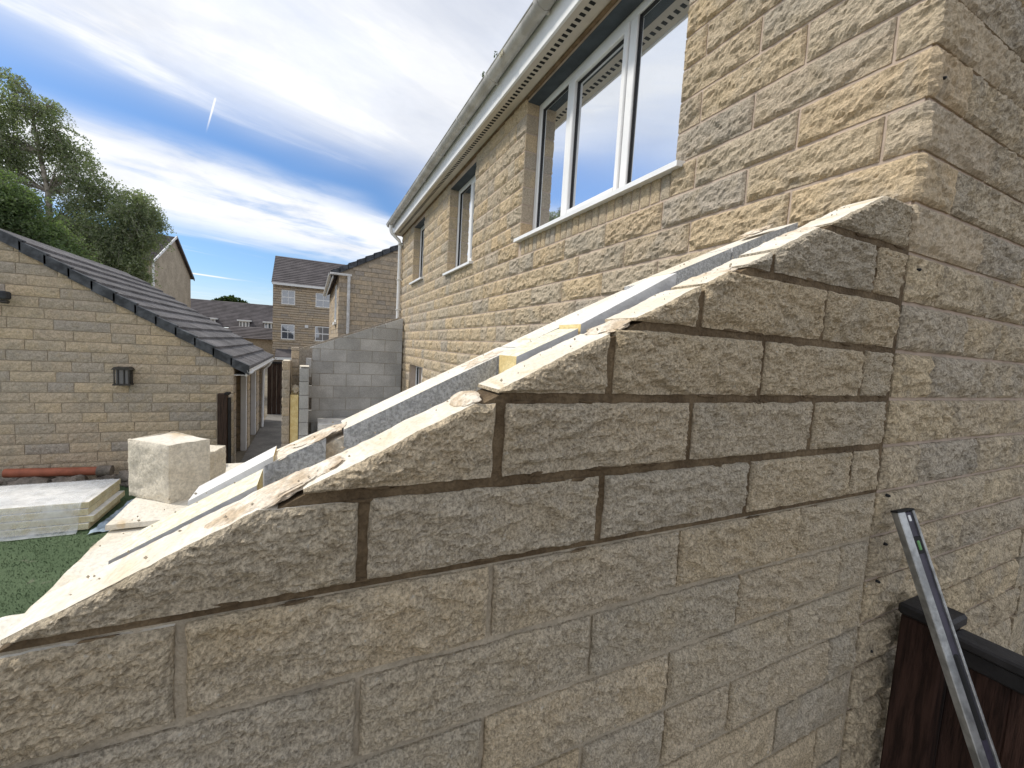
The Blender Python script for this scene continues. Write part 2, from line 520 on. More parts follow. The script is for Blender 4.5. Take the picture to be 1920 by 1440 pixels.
def cbox(x0, x1, y0, y1, z0, z1, c=0.005):
    lo = (x0, y0, z0); hi = (x1, y1, z1)
    V = {}; vs_ = []
    for sx in (0, 1):
        for sy in (0, 1):
            for sz in (0, 1):
                s = (sx, sy, sz)
                for ax in range(3):
                    p = []
                    for a in range(3):
                        b = hi[a] if s[a] else lo[a]
                        if a != ax: b += -c if s[a] else c
                        p.append(b)
                    V[(s, ax)] = len(vs_); vs_.append(p)
    F = []
    for ax in range(3):
        o1, o2 = [a for a in range(3) if a != ax]
        for s in (0, 1):
            q = []
            for (a, b) in ((0, 0), (1, 0), (1, 1), (0, 1)):
                k = [0, 0, 0]; k[ax] = s; k[o1] = a; k[o2] = b
                q.append(V[(tuple(k), ax)])
            F.append(tuple(q))
    for ax in range(3):
        o1, o2 = [a for a in range(3) if a != ax]
        for a in (0, 1):
            for b in (0, 1):
                k0 = [0, 0, 0]; k0[o1] = a; k0[o2] = b; k0[ax] = 0
                k1 = list(k0); k1[ax] = 1
                F.append((V[(tuple(k0), o1)], V[(tuple(k1), o1)], V[(tuple(k1), o2)], V[(tuple(k0), o2)]))
    for sx in (0, 1):
        for sy in (0, 1):
            for sz in (0, 1):
                s = (sx, sy, sz)
                F.append((V[(s, 0)], V[(s, 1)], V[(s, 2)]))
    # orient outward
    c0 = np.array([(lo[i] + hi[i]) / 2 for i in range(3)])
    A = np.array(vs_)
    G = []
    for f in F:
        n = np.cross(A[f[1]] - A[f[0]], A[f[2]] - A[f[0]])
        G.append(f if n @ (A[list(f)].mean(0) - c0) > 0 else f[::-1])
    return vs_, G


def prism(poly, axis, a0, a1):
    # polygon in the two other axes (in x,y,z order), extruded along axis
    n = len(poly)
    v = []
    for a in (a0, a1):
        for p in poly:
            t = list(p); t.insert(axis, a); v.append(t)
    f = [tuple(range(n)), tuple(range(2 * n - 1, n - 1, -1))]
    for i in range(n):
        j = (i + 1) % n
        f.append((i, i + n, j + n, j))
    A = np.array(v, float); c0 = A.mean(0); G = []
    for q in f:
        P_ = A[list(q)]
        nn = np.zeros(3)
        for i in range(len(q)):
            nn += np.cross(P_[i] - P_[0], P_[(i + 1) % len(q)] - P_[0])
        G.append(q if nn @ (P_.mean(0) - c0) > 0 else q[::-1])
    return v, G


def tube(pts, rad, seg=10, caps=True):
    pts = [np.asarray(p, float) for p in pts]
    if not isinstance(rad, (list, tuple)): rad = [rad] * len(pts)
    v = []; f = []
    prev = None
    for i, p in enumerate(pts):
        t = pts[min(i + 1, len(pts) - 1)] - pts[max(i - 1, 0)]
        t = t / np.linalg.norm(t)
        if prev is None:
            a = np.cross(t, [0, 0, 1]) if abs(t[2]) < 0.9 else np.cross(t, [1, 0, 0])
        else:
            a = prev - t * (prev @ t)
        a /= np.linalg.norm(a); prev = a
        b = np.cross(t, a)
        for k in range(seg):
            th = 2 * math.pi * k / seg
            v.append(p + rad[i] * (math.cos(th) * a + math.sin(th) * b))
    for i in range(len(pts) - 1):
        for k in range(seg):
            k2 = (k + 1) % seg
            f.append((i * seg + k, i * seg + k2, (i + 1) * seg + k2, (i + 1) * seg + k))
    if caps:
        f.append(tuple(range(seg))[::-1])
        f.append(tuple(range((len(pts) - 1) * seg, len(pts) * seg)))
    return v, f


_sid = [0]


def stone_mesh(posf, L, zb, zt, cell=0.012, depth=0.03, proud=0.012, amp=1.0, jit=0.003, round_w=0.010, chip=0.5, L0=0.0):
    """rough split-faced stone: posf(s)->(x,y,nx,ny) arrays; zb,zt functions of s."""
    _sid[0] += 1
    sd = _sid[0] * 7.31
    ns = max(3, int(round((L - L0) / cell)))
    Hm = float(np.max(zt(np.linspace(L0, L, 9)) - zb(np.linspace(L0, L, 9))))
    nt = max(3, int(round(Hm / cell)))
    s1 = np.linspace(L0, L, ns + 1)
    T = np.linspace(0, 1, nt + 1)
    S, TT = np.meshgrid(s1, T, indexing='ij')
    ZB, ZT = zb(S), zt(S)
    Z = ZB + TT * (ZT - ZB)
    e = np.minimum(np.minimum(S - L0, L - S), np.minimum(Z - ZB, ZT - Z))
    fz = np.clip((ZT - ZB) / 0.03, 0, 1)
    Zj = Z + fz * jit * ((1 - TT) * (fbm(S * 22, sd, 0.5) + .35 * pn(S * 90, sd, 1.5)) + TT * (fbm(S * 22, sd, 9.5) + .35 * pn(S * 90, sd, 11.5)))
    u = (S - L0) / (L - L0)
    Sj = S + jit * ((1 - u) * fbm(Z * 25, sd, 20.5) + u * fbm(Z * 25, sd, 30.5))
    big = 0.55 * pn(S * 5.5, Z * 7 + sd, 0.3) + 0.45 * np.abs(pn(S * 11 + 4, Z * 14 + sd, 2.3)) * 1.3
    mid = fbm(S * 33, Z * 40 + sd, 4.7, 2)
    rid = 1 - 2 * np.abs(pn(S * 17 + Z * 9, Z * 30 - S * 8 + sd, 6.1))
    fine = (1 - 2.4 * np.abs(pn(S * 70 + Z * 25, Z * 95 + sd, 8.1))) + 0.6 * pn(S * 150, Z * 165 + sd, 9.9)
    fac = np.maximum(np.abs(pn(S * 9 + sd, Z * 26 + S * 7, 14.1)), np.abs(pn(S * 13 - Z * 12, Z * 19 + sd, 15.2)))
    ef = np.clip(e / max(0.006, cell), 0, 1)
    e2 = np.clip(e / 0.028, 0, 1)
    h = proud * (1 - np.exp(-e / round_w)) + amp * (e2 * (0.0085 * big - 0.012 * (fac - 0.22)) + ef * (0.0028 * mid + 0.0022 * rid + 0.0026 * fine))
    # split chips falling back towards the lower (and sometimes upper) arris
    if chip > 0:
        tb = 0.34 * np.clip(0.30 + 1.5 * pn(S * 6.0, sd, 40.0) + 0.5 * pn(S * 21.0, sd, 41.0), 0, 1)
        dt = np.clip(tb - TT, 0, 1) * (ZT - ZB)
        h = h - chip * 0.85 * dt * fz
        tt = 0.16 * np.clip(pn(S * 8.0, sd, 50.0) * 2.0, 0, 1)
        dt = np.clip(tt - (1 - TT), 0, 1) * (ZT - ZB)
        h = h - chip * 0.45 * dt * fz
    h = np.maximum(h, 0.0004 + 0.0010 * (1 + pn(S * 60, Z * 60 + sd, 3.0)))
    x, y, nx, ny = posf(Sj)
    V = np.stack([x + nx * h, y + ny * h, Zj], -1).reshape(-1, 3)
    idx = np.arange((ns + 1) * (nt + 1)).reshape(ns + 1, nt + 1)
    F = np.stack([idx[:-1, :-1], idx[1:, :-1], idx[1:, 1:], idx[:-1, 1:]], -1).reshape(-1, 4)
    # skirts
    bl = np.concatenate([idx[:, 0], idx[-1, 1:], idx[:-1, -1][::-1], idx[0, 1:-1][::-1]])
    kinds = np.concatenate([np.zeros(ns), np.full(nt, 1), np.full(ns, 2), np.full(nt, 3)])
    xx, yy, nnx, nny = x.ravel(), y.ravel(), nx.ravel(), ny.ravel()
    zz = Zj.ravel()
    B = np.stack([xx[bl] - nnx[bl] * depth, yy[bl] - nny[bl] * depth, zz[bl]], -1)
    nb = len(bl); o = len(V)
    sk = [(bl[(i + 1) % nb], bl[i], o + i, o + (i + 1) % nb) for i in range(nb)]
    faces = [tuple(f) for f in F] + sk
    mi = [0] * len(F) + [1 if kinds[i] == 2 else 0 for i in range(nb)]
    return np.concatenate([V, B]), faces, mi


def straight(p0, d, n):
    return lambda s: (p0[0] + d[0] * s, p0[1] + d[1] * s, np.full_like(s, n[0]), np.full_like(s, n[1]))


cst = lambda c: (lambda s: np.full_like(np.asarray(s, float), c))

GZ = -2.30
# ================================================================== SETTING
setp(obj('ground', *box(-400, 900, -600, 700, GZ - 1.0, GZ), M['earth']), kind='structure')
v, f = box(-0.6, 7.55, 2.12, 14.0, GZ + 0.002, GZ + 0.02)
setp(obj('lawn', v, f, M['lawn']), kind='structure')
tn = 42000
tx, ty = rng.uniform(2.2, 7.4, tn), rng.uniform(2.2, 6.4, tn)
ta = rng.uniform(0, 6.28, tn); th_ = rng.uniform(0.010, 0.024, tn); tl = rng.uniform(-0.012, 0.012, (tn, 2))
zb0 = GZ + 0.018
TV = np.stack([np.stack([tx - np.cos(ta) * .004, ty - np.sin(ta) * .004, np.full(tn, zb0)], -1), np.stack([tx + np.cos(ta) * .004, ty + np.sin(ta) * .004, np.full(tn, zb0)], -1),
               np.stack([tx + tl[:, 0], ty + tl[:, 1], zb0 + th_], -1)], 1).reshape(-1, 3)
setp(obj('turf_blades', TV, [(3 * i, 3 * i + 1, 3 * i + 2) for i in range(tn)], M['lawn']), 'short green artificial grass blades of the lawn', 'grass', None, 'stuff')
setp(obj('paving', *box(7.56, 30, 1.4, 2.78, GZ + 0.002, GZ + 0.03), M['paving']), kind='structure')
setp(obj('extension_floor', *box(0.36, 7.68, 0.02, 1.64, GZ + 0.002, GZ + 0.10), M['paving']), kind='structure')
setp(obj('side_path', *box(-4.5, -0.06, -9.0, 2.1, GZ + 0.004, GZ + 0.016), M['paving']), kind='structure')

# ================================================================== MAIN HOUSE
house = empty('stone_house', (0, 0, GZ), 'buff split-stone two-storey house with white gutter and window beside the unfinished wall', 'house')
HX1 = 8.22
WIN = [(0.98, 2.735, 1.065, 2.205), (3.965, 4.955, 1.065, 2.165), (6.33, 7.14, 1.19, 2.17), (6.10, 7.10, -1.42, -0.285)]


def wall_core(name, mat, parent):
    # solid wall behind the facing, built round the window openings
    mb = MB()
    xs = sorted({0.012, HX1} | {c for wn_ in WIN for c in wn_[:2]})
    for a, b in zip(xs[:-1], xs[1:]):
        ops = sorted([(wn_[2], wn_[3]) for wn_ in WIN if wn_[0] < (a + b) / 2 < wn_[1]])
        z = GZ
        for o in ops + [(2.32, None)]:
            mb.add(*box(a, b, -0.30, -0.002, z, o[0]))
            z = o[1]
    return mb.build(name, mat, parent)


# the mortar face sits just behind the stone edges
rear = wall_core('rear_wall', M['mortar_old'], house)
gable = obj('gable_wall', *prism([(-0.012, GZ), (-0.012, 2.32), (-3.6, 4.6), (-7.2, 2.32), (-7.2, GZ)], 0, 0.005, 0.30), M['mortar_old'], house)

R_ = lambda a, b: random.uniform(a, b)
nst = 0
rear_stones = []
for k in range(-15, 15):
    z0, z1 = k * 0.15 + 0.006, k * 0.15 + 0.144
    if z1 > 2.24: z1 = 2.235
    js = []
    x = (0.381 if k % 2 == 0 else 0.103)
    first = x
    while x < HX1:
        js.append(x); x += 0.4695
    if k <= 14:
        js = [j for j in js if abs(j - 3.562) > 0.16] + [3.562]
    js = sorted(js)
    # a few shorter stones beyond the first window, as the wall shows
    extra = []
    for a, b in zip(js[:-1], js[1:]):
        if a > 2.6 and b - a > 0.4 and random.random() < 0.42:
            extra.append(a + (b - a) * random.choice((0.33, 0.5, 0.64)))
    js = sorted(js + extra)
    js = ([0.105] if k <= 2 and js[0] > 0.2 else []) + js + [HX1]
    for a, b in zip(js[:-1], js[1:]):
        if b - a < 0.05: continue
        segs = [(a + 0.005, b - 0.005)]
        zz0, zz1 = z0, z1
        for wi, wn_ in enumerate(WIN):
            ns_ = []
            for (p, q_) in segs:
                if k == 6 and wi == 0:      # soldier course under the large window
                    lo_, hi_ = wn_[0] + 0.02, wn_[1] + 0.02
                elif z1 - 0.05 > wn_[2] and z0 + 0.05 < wn_[3]:
                    lo_, hi_ = wn_[0], wn_[1]
                else:
                    ns_.append((p, q_)); continue
                if p < lo_ - 0.03: ns_.append((p, min(q_, lo_)))
                if q_ > hi_ + 0.03: ns_.append((max(p, hi_), q_))
            segs = ns_
        for (p, q_) in segs:
            if q_ - p < 0.03: continue
            rear_stones.append((p, q_, zz0, zz1, k))
vis = [s for s in rear_stones if s[4] >= -3 or s[0] > 5.5]
# the ones lowest down, hidden behind the new walls, become one joined part
hid = MB()
for (p, q_, z0, z1, k) in rear_stones:
    if k < -4:
        hid.add(*box(p, q_, -0.02, 0.01, z0, z1)); continue
    cell = 0.0105 if p < 1.1 else (0.014 if p < 2.9 else (0.022 if p < 5 else 0.034))
    jn = 0.002
    vv, ff, mi = stone_mesh(straight((p, 0.0), (1, 0), (0, 1)), q_ - p, cst(z0), cst(z1), cell, 0.035, 0.009, 1.5, jn, 0.004, 0.8)
    ff = [f_[::-1] for f_ in ff]
    obj('stone', vv, ff, [M['old']], rear)
    nst += 1
setp(hid.build('stone_courses', [M['old']], rear), kind='stuff')
# soldier bricks under the large window
x = 1.005
while x < 2.70:
    wb = R_(0.058, 0.072)
    vv, ff, mi = stone_mesh(straight((x, 0.0), (1, 0), (0, 1)), wb, cst(0.906), cst(1.048), 0.014, 0.03, 0.006, 0.7, 0.002, 0.008, 0.2)
    obj('soldier_stone', vv, [f_[::-1] for f_ in ff], [M['old']], rear, None, None, 38)
    x += wb + 0.009

# corner stones (wrapping both faces) and the gable face
GY1 = -3.4
gstuff = MB()
for k in range(-15, 15):
    z0, z1 = k * 0.15 + 0.006, k * 0.15 + 0.144
    a = 0.381 if k % 2 == 0 else 0.103
    bq = 0.21 if k % 2 == 0 else 0.46
    bq += R_(-0.02, 0.02)
    La = a - 0.005
    if k <= 2:
        bq = 0.004

    def posf(s, La=La):
        # s runs along the rear face from its inner end to the corner, then down the gable
        on_rear = s < La
        x = np.where(on_rear, La - s, 0.0)
        y = np.where(on_rear, 0.0, -(s - La))
        t = np.clip((s - La) / 0.004 + 0.5, 0, 1)
        ang = t * math.pi / 2
        return x, y, -np.sin(ang), np.cos(ang)
    if k > 2:
        cell = 0.010 if k > -10 else 0.03
        vv, ff, mi = stone_mesh(posf, La + bq, cst(z0), cst(z1), cell, 0.03, 0.009, 1.5, 0.002, 0.004, 0.7)
        obj('quoin', vv, ff, [M['old']], gable)
    y = -bq - (0.01 if k > 2 else 0.0)
    first_g = k <= 2
    while y > GY1:
        Lg = R_(0.28, 0.48)
        if first_g: Lg = (0.21 if k % 2 == 0 else 0.46) + R_(-0.03, 0.03); first_g = False
        if y < -1.3 or k < -12:
            gstuff.add(*box(-0.012, 0.02, y - Lg, y, z0, z1))
        else:
            vv, ff, mi = stone_mesh(straight((0.0, y), (0, -1), (-1, 0)), Lg, cst(z0), cst(z1), 0.011 if y > -0.8 else 0.02, 0.03, 0.009, 2.0, 0.0025, 0.003, 0.9)
            obj('stone', vv, ff, [M['gable']], gable)
        y -= Lg + 0.01
setp(gstuff.build('stone_courses', [M['gable']], gable), kind='stuff')

# --- windows
def pane_window(wn_, splits, label=None, openers=()):
    x0, x1, z0, z1 = wn_
    yf = -0.115      # outer face of the frame
    win = MB()
    fwid = 0.055
    win.add(*cbox(x0, x0 + fwid, yf - 0.06, yf, z0, z1, 0.004))
    win.add(*cbox(x1 - fwid, x1, yf - 0.06, yf, z0, z1, 0.004))
    win.add(*cbox(x0 + fwid, x1 - fwid, yf - 0.06, yf - 0.001, z0, z0 + fwid, 0.004))
    win.add(*cbox(x0 + fwid, x1 - fwid, yf - 0.06, yf - 0.001, z1 - fwid, z1, 0.004))
    wob = win.build('window', [M['white']], house)
    if label: wob['label'] = label
    xs = [x0 + fwid] + splits + [x1 - fwid]
    for s in splits:
        obj('mullion', *cbox(s - 0.032, s + 0.032, yf - 0.058, yf + 0.002, z0 + fwid, z1 - fwid, 0.004), M['white'], wob)
    for i, (a, b) in enumerate(zip(xs[:-1], xs[1:])):
        a2 = a + (0.032 if i else 0); b2 = b - (0.032 if i < len(xs) - 2 else 0)
        if i in openers:
            mb = MB()
            c = 0.045
            za, zb_ = z0 + fwid + 0.004, z1 - fwid - 0.004
            mb.add(*cbox(a2 + .003, a2 + c, yf - 0.05, yf + 0.014, za, zb_, 0.005))
            mb.add(*cbox(b2 - c, b2 - .003, yf - 0.05, yf + 0.014, za, zb_, 0.005))
            mb.add(*cbox(a2 + c, b2 - c, yf - 0.05, yf + 0.013, za, za + c, 0.005))
            mb.add(*cbox(a2 + c, b2 - c, yf - 0.05, yf + 0.013, zb_ - c, zb_, 0.005))
            mb.build('sash', [M['white']], wob)
            a3, b3, za3, zb3 = a2 + c, b2 - c, za + c, zb_ - c
        else:
            a3, b3, za3, zb3 = a2, b2, z0 + fwid, z1 - fwid
        mb = MB()
        gk = 0.007
        mb.add(*box(a3, a3 + gk, yf - 0.04, yf - 0.012, za3, zb3)).add(*box(b3 - gk, b3, yf - 0.04, yf - 0.012, za3, zb3))
        mb.add(*box(a3 + gk, b3 - gk, yf - 0.04, yf - 0.013, za3, za3 + gk)).add(*box(a3 + gk, b3 - gk, yf - 0.04, yf - 0.013, zb3 - gk, zb3))
        mb.build('gasket', [M['sealant']], wob)
        obj('pane', *box(a3 + gk, b3 - gk, yf - 0.034, yf - 0.024, za3 + gk, zb3 - gk), M['glass'], wob)
    # sill: sloping white board with a drip nose
    sl = MB()
    sl.add(*prism([(-0.11, z0 - 0.002), (0.055, z0 - 0.018), (0.055, z0 - 0.045), (-0.11, z0 - 0.032)], 0, x0 - 0.06, x1 + 0.012))
    sl.build('sill', [M['white']], wob)
    mb = MB()
    mb.add(*box(x1 + 0.001 + 0.012, x1 + 0.018, -0.02, 0.053, z0 - 0.046, z0 - 0.012))
    mb.build('sill_end', [M['white_dirty']], wob)
    # dark steel lintel soffit over the opening and room behind
    obj('lintel', *box(x0 - 0.02, x1 + 0.02, -0.113, -0.004, z1 - 0.007, z1 + 0.012), M['lintel'], wob)
    obj('room', *box(x0, x1, -1.5, -1.45, z0 - .5, z1 + .1), M['interior'], wob)
    return wob


pane_window(WIN[0], [1.535, 2.235], 'three-pane white window with sky reflections', (1,))
pane_window(WIN[1], [4.42], 'narrow two-pane white window', (0,))
pane_window(WIN[2], [6.75], 'small far upstairs window', ())
pane_window(WIN[3], [6.6], 'ground floor window above the sloping wall', ())

# reveals: smooth-dressed returns of the window openings
for (x0, x1, z0, z1) in WIN[:3]:
    for xx, sgn in ((x1, 1), (x0, -1)):
        kz = math.floor(z0 / 0.15)
        while kz * 0.15 < z1:
            a = max(z0, kz * 0.15 + 0.006); b = min(z1, kz * 0.15 + 0.144)
            if b - a > 0.03:
                if sgn > 0: obj('reveal_stone', *cbox(xx - 0.004, xx + 0.02, -0.112, 0.002, a, b, 0.003), M['old'], rear)
                else: obj('reveal_stone', *cbox(xx - 0.02, xx + 0.004, -0.112, 0.002, a, b, 0.003), M['old'], rear)
            kz += 1

# --- eaves
eaves = obj('fascia', *cbox(-0.05, HX1 + 0.06, 0.175, 0.195, 2.235, 2.43, 0.003), M['white'], house)
sof = MB()
sof.add(*box(-0.04, HX1 + 0.05, 0.0, 0.174, 2.243, 2.254))
soff = sof.build('soffit', [M['soffit']], house)
vx = 0.0
vm_ = None
while vx < 8.0:
    v, f = box(vx, vx + 0.024, 0.088, 0.128, 2.2405, 2.2432)
    if vm_ is None:
        vm_ = obj('vent_slot', v, f, M['dark'], soff)
        base_l = vm_.location.copy()
        x_first = vx
    else:
        o = vm_.copy()
        col.objects.link(o)
        o.location = base_l + Vector((vx - x_first, 0, 0))
    vx += 0.052
obj('wall_bead', *cbox(0.0, HX1, -0.004, 0.022, 2.222, 2.2425, 0.003), M['brickred'], house)


def half_round(x0, x1, yc, zc, r, t, seg=14):
    poly = []
    for i in range(seg + 1):
        th = math.pi + math.pi * i / seg
        poly.append((yc + r * math.cos(th), zc + r * math.sin(th)))
    for i in range(seg + 1):
        th = 2 * math.pi - math.pi * i / seg
        poly.append((yc + (r - t) * math.cos(th), zc + (r - t) * math.sin(th)))
    n = len(poly)
    v = [(x, p[0], p[1]) for x in (x0, x1) for p in poly]
    f = [(i, (i + 1) % n, (i + 1) % n + n, i + n) for i in range(n)]
    # end rings
    for o in (0, n):
        for i in range(seg):
            q_ = (o + i, o + i + 1, o + n - 2 - i, o + n - 1 - i)
            f.append(q_ if o else q_[::-1])
    return v, f


gut = obj('gutter', *half_round(-0.12, HX1 + 0.10, 0.255, 2.445, 0.060, 0.004), M['gutter'], house, None, None, 40)
lip = MB()
lip.add(*tube([(-0.12, 0.315, 2.445), (HX1 + 0.10, 0.315, 2.445)], 0.006, 6))
lip.build('gutter_lip', [M['gutter']], gut)
for ux in (1.15, 2.06, 2.95, 3.75, 4.6, 5.5, 6.4, 7.3):
    obj('gutter_union', *half_round(ux - 0.022, ux + 0.022, 0.255, 2.447, 0.066, 0.006), M['gutter'], gut, None, None, 40)
    obj('gutter_bracket', *box(ux - 0.012, ux + 0.012, 0.1955, 0.215, 2.39, 2.44), M['gutter'], gut)
vv, ff = half_round(HX1 + 0.095, HX1 + 0.103, 0.255, 2.445, 0.060, 0.059)
obj('gutter_end', vv, ff, M['gutter'], gut)
# moss sprigs and droppings on the gutter
mb = MB()
for (cx, cy, cz) in ((2.73, 0.318, 2.46), (3.02, 0.318, 2.46)):
    for i in range(14):
        c = np.array([cx + R_(-.02, .02), cy + R_(-.01, .01), cz + R_(0, .035)])
        d1 = np.array([R_(-1, 1), R_(-1, 1), R_(-.2, 1)]); d1 *= 0.010 / np.linalg.norm(d1)
        d2 = np.array([R_(-1, 1), R_(-1, 1), R_(-.2, 1)]); d2 *= 0.007 / np.linalg.norm(d2)
        mb.add([c - d1, c + d2, c + d1, c - d2], [(0, 1, 2, 3)])
mb.build('moss_sprig', [M['far_leaf']], gut)
for (bx_, s_) in ((2.60, 1.0), (2.64, .7)):
    vv, ff, mi = stone_mesh(lambda s, bx_=bx_: (bx_ + 0 * s + (s - .015) * .8, np.full_like(s, 0.3145), np.zeros_like(s), np.ones_like(s)), 0.035 * s_, cst(2.40), cst(2.435), 0.006, 0.004, 0.004, .6, 0.004, 0.004, 0)
    obj('dropping', vv, [f_[::-1] for f_ in ff], M['birdmess'], gut)

pipe = MB()
px = 8.12
pipe.add(*tube([(px, 0.255, 2.40), (px, 0.255, 2.30), (px, 0.23, 2.24), (px, 0.09, 2.12), (px, 0.065, 2.05), (px, 0.065, 0.16)], 0.034, 12))
pp_ = pipe.build('downpipe', [M['white']], house, 40)
for zz in (2.04, 1.35, 0.75):
    obj('pipe_clip', *cbox(px - 0.042, px + 0.042, 0.012, 0.105, zz - 0.014, zz + 0.014, 0.006), M['white_dirty'], pp_)

# roof above the gutter
roof = obj('roof', *prism([(0.26, 2.47), (0.26, 2.43), (-3.6, 4.64), (-7.4, 2.43), (-7.4, 2.47), (-3.6, 4.72)], 0, -0.08, HX1 + 0.1), M['tile'], house)

# cable staples / little black screw heads on the corner
for (yy, zz) in ((-0.035, -0.31), (-0.06, -0.475), (-0.045, -0.60), (-0.06, -0.845), (-0.03, 0.955), (-0.035, 0.40)):
    vv, ff = tube([(-0.010, yy, zz), (-0.018, yy, zz), (-0.0215, yy, zz)], [0.0055, 0.005, 0.003], 8)
    obj('wall_plug', vv, ff, M['dark'], gable)

# ================================================================== NEW SLOPING CAVITY WALL
ZS = lambda y: 0.673 - 0.49 * np.asarray(y, float)
nwall = empty('sloping_cavity_wall', (0.18, 1.0, GZ), 'unfinished sloping stone cavity wall with cut cream tops butting the house corner', 'wall')
YEND = 2.05


def slope_prism(y0, y1, zlow, x0, x1, off):
    pl = []
    ztop0, ztop1 = ZS(y0) + off, ZS(y1) + off
    return prism([(y0, zlow), (y0, float(ztop0)), (y1, float(ztop1)), (y1, zlow)], 0, x0, x1)


# mortar bed behind the stones (damp and brown where fresh, dry and pale lower down)
YE = YEND - 0.006
ysplit = (0.673 - 0.004 + 0.302) / 0.49
obj('fresh_mortar', *prism([(0.0, -0.302), (0.0, 0.58), (0.17, 0.58), (0.19, float(ZS(0.19)) - 0.012), ((0.673 - 0.012 + 0.302) / 0.49, -0.302)], 0, 0.0015, 0.096), M['mortar_wet'], nwall)
obj('dry_mortar', *prism([(0.0, GZ), (0.0, -0.3025), ((0.673 - 0.012 + 0.3025) / 0.49, -0.3025), (YE, float(ZS(YE)) - 0.014), (YE, GZ)], 0, 0.0040, 0.096), M['mortar_dry'], nwall)

ODD = [0.404, 0.866, 1.335, 1.79]
EVEN = [0.180, 0.640, 1.100, 1.560, 2.015]
nw = MB()
for k in range(-14, 4):
    z0, z1 = k * 0.15 + (0.0095 if k > -3 else 0.007), k * 0.15 + (0.1405 if k > -3 else 0.143)
    js = [0.018] + (ODD if k % 2 else EVEN) + [YEND]
    if k == -6: js = [0.018, 0.173, 0.63, 0.862, 1.10, 1.56, YEND]
    if k == -2: js = [0.018, 0.177, 0.644, 1.102, 1.56, YEND]
    if k == 3: js = [0.018, 0.5]
    if k == 2: js = [0.018, 0.182, 0.636, 0.80]
    for a, b in zip(js[:-1], js[1:]):
        jw = R_(0.0080, 0.0115) if k > -3 else R_(0.004, 0.007)
        a1, b1 = a + jw, b - jw
        so = R_(-0.004, 0.006)
        top = lambda s, z1=z1, so=so, b1=b1: np.minimum(z1 if z1 < 0.55 else 0.582, ZS(b1 - s) + so)
        # s runs from the garden end (b1) towards the house (a1)
        ylim = (0.673 + so - z0 - 0.006) / 0.49
        if ylim < a1 + 0.03: continue
        L0 = max(0.0, b1 - ylim)
        near = k > -7
        cell = 0.0042 if near else 0.02
        vv, ff, mi = stone_mesh(straight((0.0, b1), (0, -1), (-1, 0)), b1 - a1, cst(z0), top, cell, 0.10, 0.0055, 1.8, 0.0028, 0.0024, 1.0, L0)
        obj('stone', vv, ff, [M['new'], M['sawn'] if (float(top(np.array([L0]))[0]) < z1 - 0.001 or k == 3) else M['new']], nwall, mi)

# mortar smears squeezed out on the cut slope at each bed end
def lump(name, cx, cy, cz, ax, ay, az, mat, parent, seed, res=10, rough=0.35, tilt=True, dy=0.0):
    v = []; f = []
    nu, nv = res * 2, res
    for j in range(nv + 1):
        ph = math.pi * j / nv
        for i in range(nu):
            th = 2 * math.pi * i / nu
            v.append((math.sin(ph) * math.cos(th), math.sin(ph) * math.sin(th), math.cos(ph)))
    v = np.array(v)
    r = 1 + rough * fbm(v[:, 0] * 1.7 + seed, v[:, 1] * 1.7, v[:, 2] * 1.7, 3)
    v = v * r[:, None]
    p = np.stack([cx + v[:, 0] * ax, cy + v[:, 1] * ay, cz + v[:, 2] * az], -1)
    if tilt: p[:, 2] += -0.49 * (p[:, 1] - cy)
    for j in range(nv):
        for i in range(nu):
            i2 = (i + 1) % nu
            f.append((j * nu + i, (j + 1) * nu + i, (j + 1) * nu + i2, j * nu + i2))
    return obj(name, p, f, mat, parent, None, None, 50)


for i, (yy, ax, ay) in enumerate([(1.70, 0.052, 0.085), (1.385, 0.05, 0.022), (1.075, 0.048, 0.045), (0.77, 0.05, 0.035), (0.47, 0.05, 0.03), (1.655, 0.04, 0.05), (1.615, 0.03, 0.03)]):
    lump('mortar_smear', 0.052, yy, float(ZS(yy)) - 0.002, ax, ay, 0.008, M['mortar_top'], nwall, i * 3.1, 14, 0.3)

# ragged mortar squeezed past the joints
for i in range(80):
    k = random.choice((-2, -2, -1, -1, 0, 0, 1, 2, 3))
    zz = k * 0.15 + random.choice((-0.009, 0.008)) + R_(-.002, .002)
    yy = R_(0.03, min(1.9, (0.673 - zz) / 0.49 - 0.06))
    if random.random() < 0.3:
        jj = random.choice(ODD[:3] if k % 2 else EVEN[:4])
        if jj < (0.60 - (k + 1) * 0.15) / 0.49:
            lump('mortar_dab', 0.0005, jj + random.choice((-.009, .009)), k * 0.15 + R_(0.03, 0.12), 0.0035, R_(.003, .006), R_(.008, .022), M['mortar_wet'], nwall, 300 + i * 1.9, 6, 0.6, False)
            continue
    lump('mortar_dab', 0.0005, yy, zz, 0.0035, R_(.010, .035), R_(.003, .006), M['mortar_wet'], nwall, 300 + i * 1.9, 6, 0.6, False)

# inner leaf of concrete blocks
IX0, IX1 = 0.25, 0.35
def block_prism(name, y0, y1, z0, ztop, off, parent, mats):
    # a cut block: flat top where the course is full, sloping where it meets the roof line
    ztf = lambda y: min(ztop, float(ZS(y)) + off)
    ys = [y0, y1]
    yc_ = (0.673 + off - ztop) / 0.49
    if y0 < yc_ < y1: ys.insert(1, yc_)
    if ztf(y1) < z0 + 0.01:
        y1 = (0.673 + off - z0 - 0.01) / 0.49
        ys = [t for t in ys if t < y1 - 0.02] + [y1]
    if y1 - y0 < 0.04: return
    poly = [(y0, z0)] + [(y, ztf(y)) for y in ys] + [(y1, z0)]
    v, f = prism(poly, 0, IX0, IX1)
    A = np.array(v)
    mi = []
    for q_ in f:
        P_ = A[list(q_)]
        nn = np.cross(P_[1] - P_[0], P_[2] - P_[0]); nn /= np.linalg.norm(nn) + 1e-9
        mi.append(1 if nn[2] > 0.5 else 0)
    o = obj(name, v, f, mats, parent, mi)
    return o


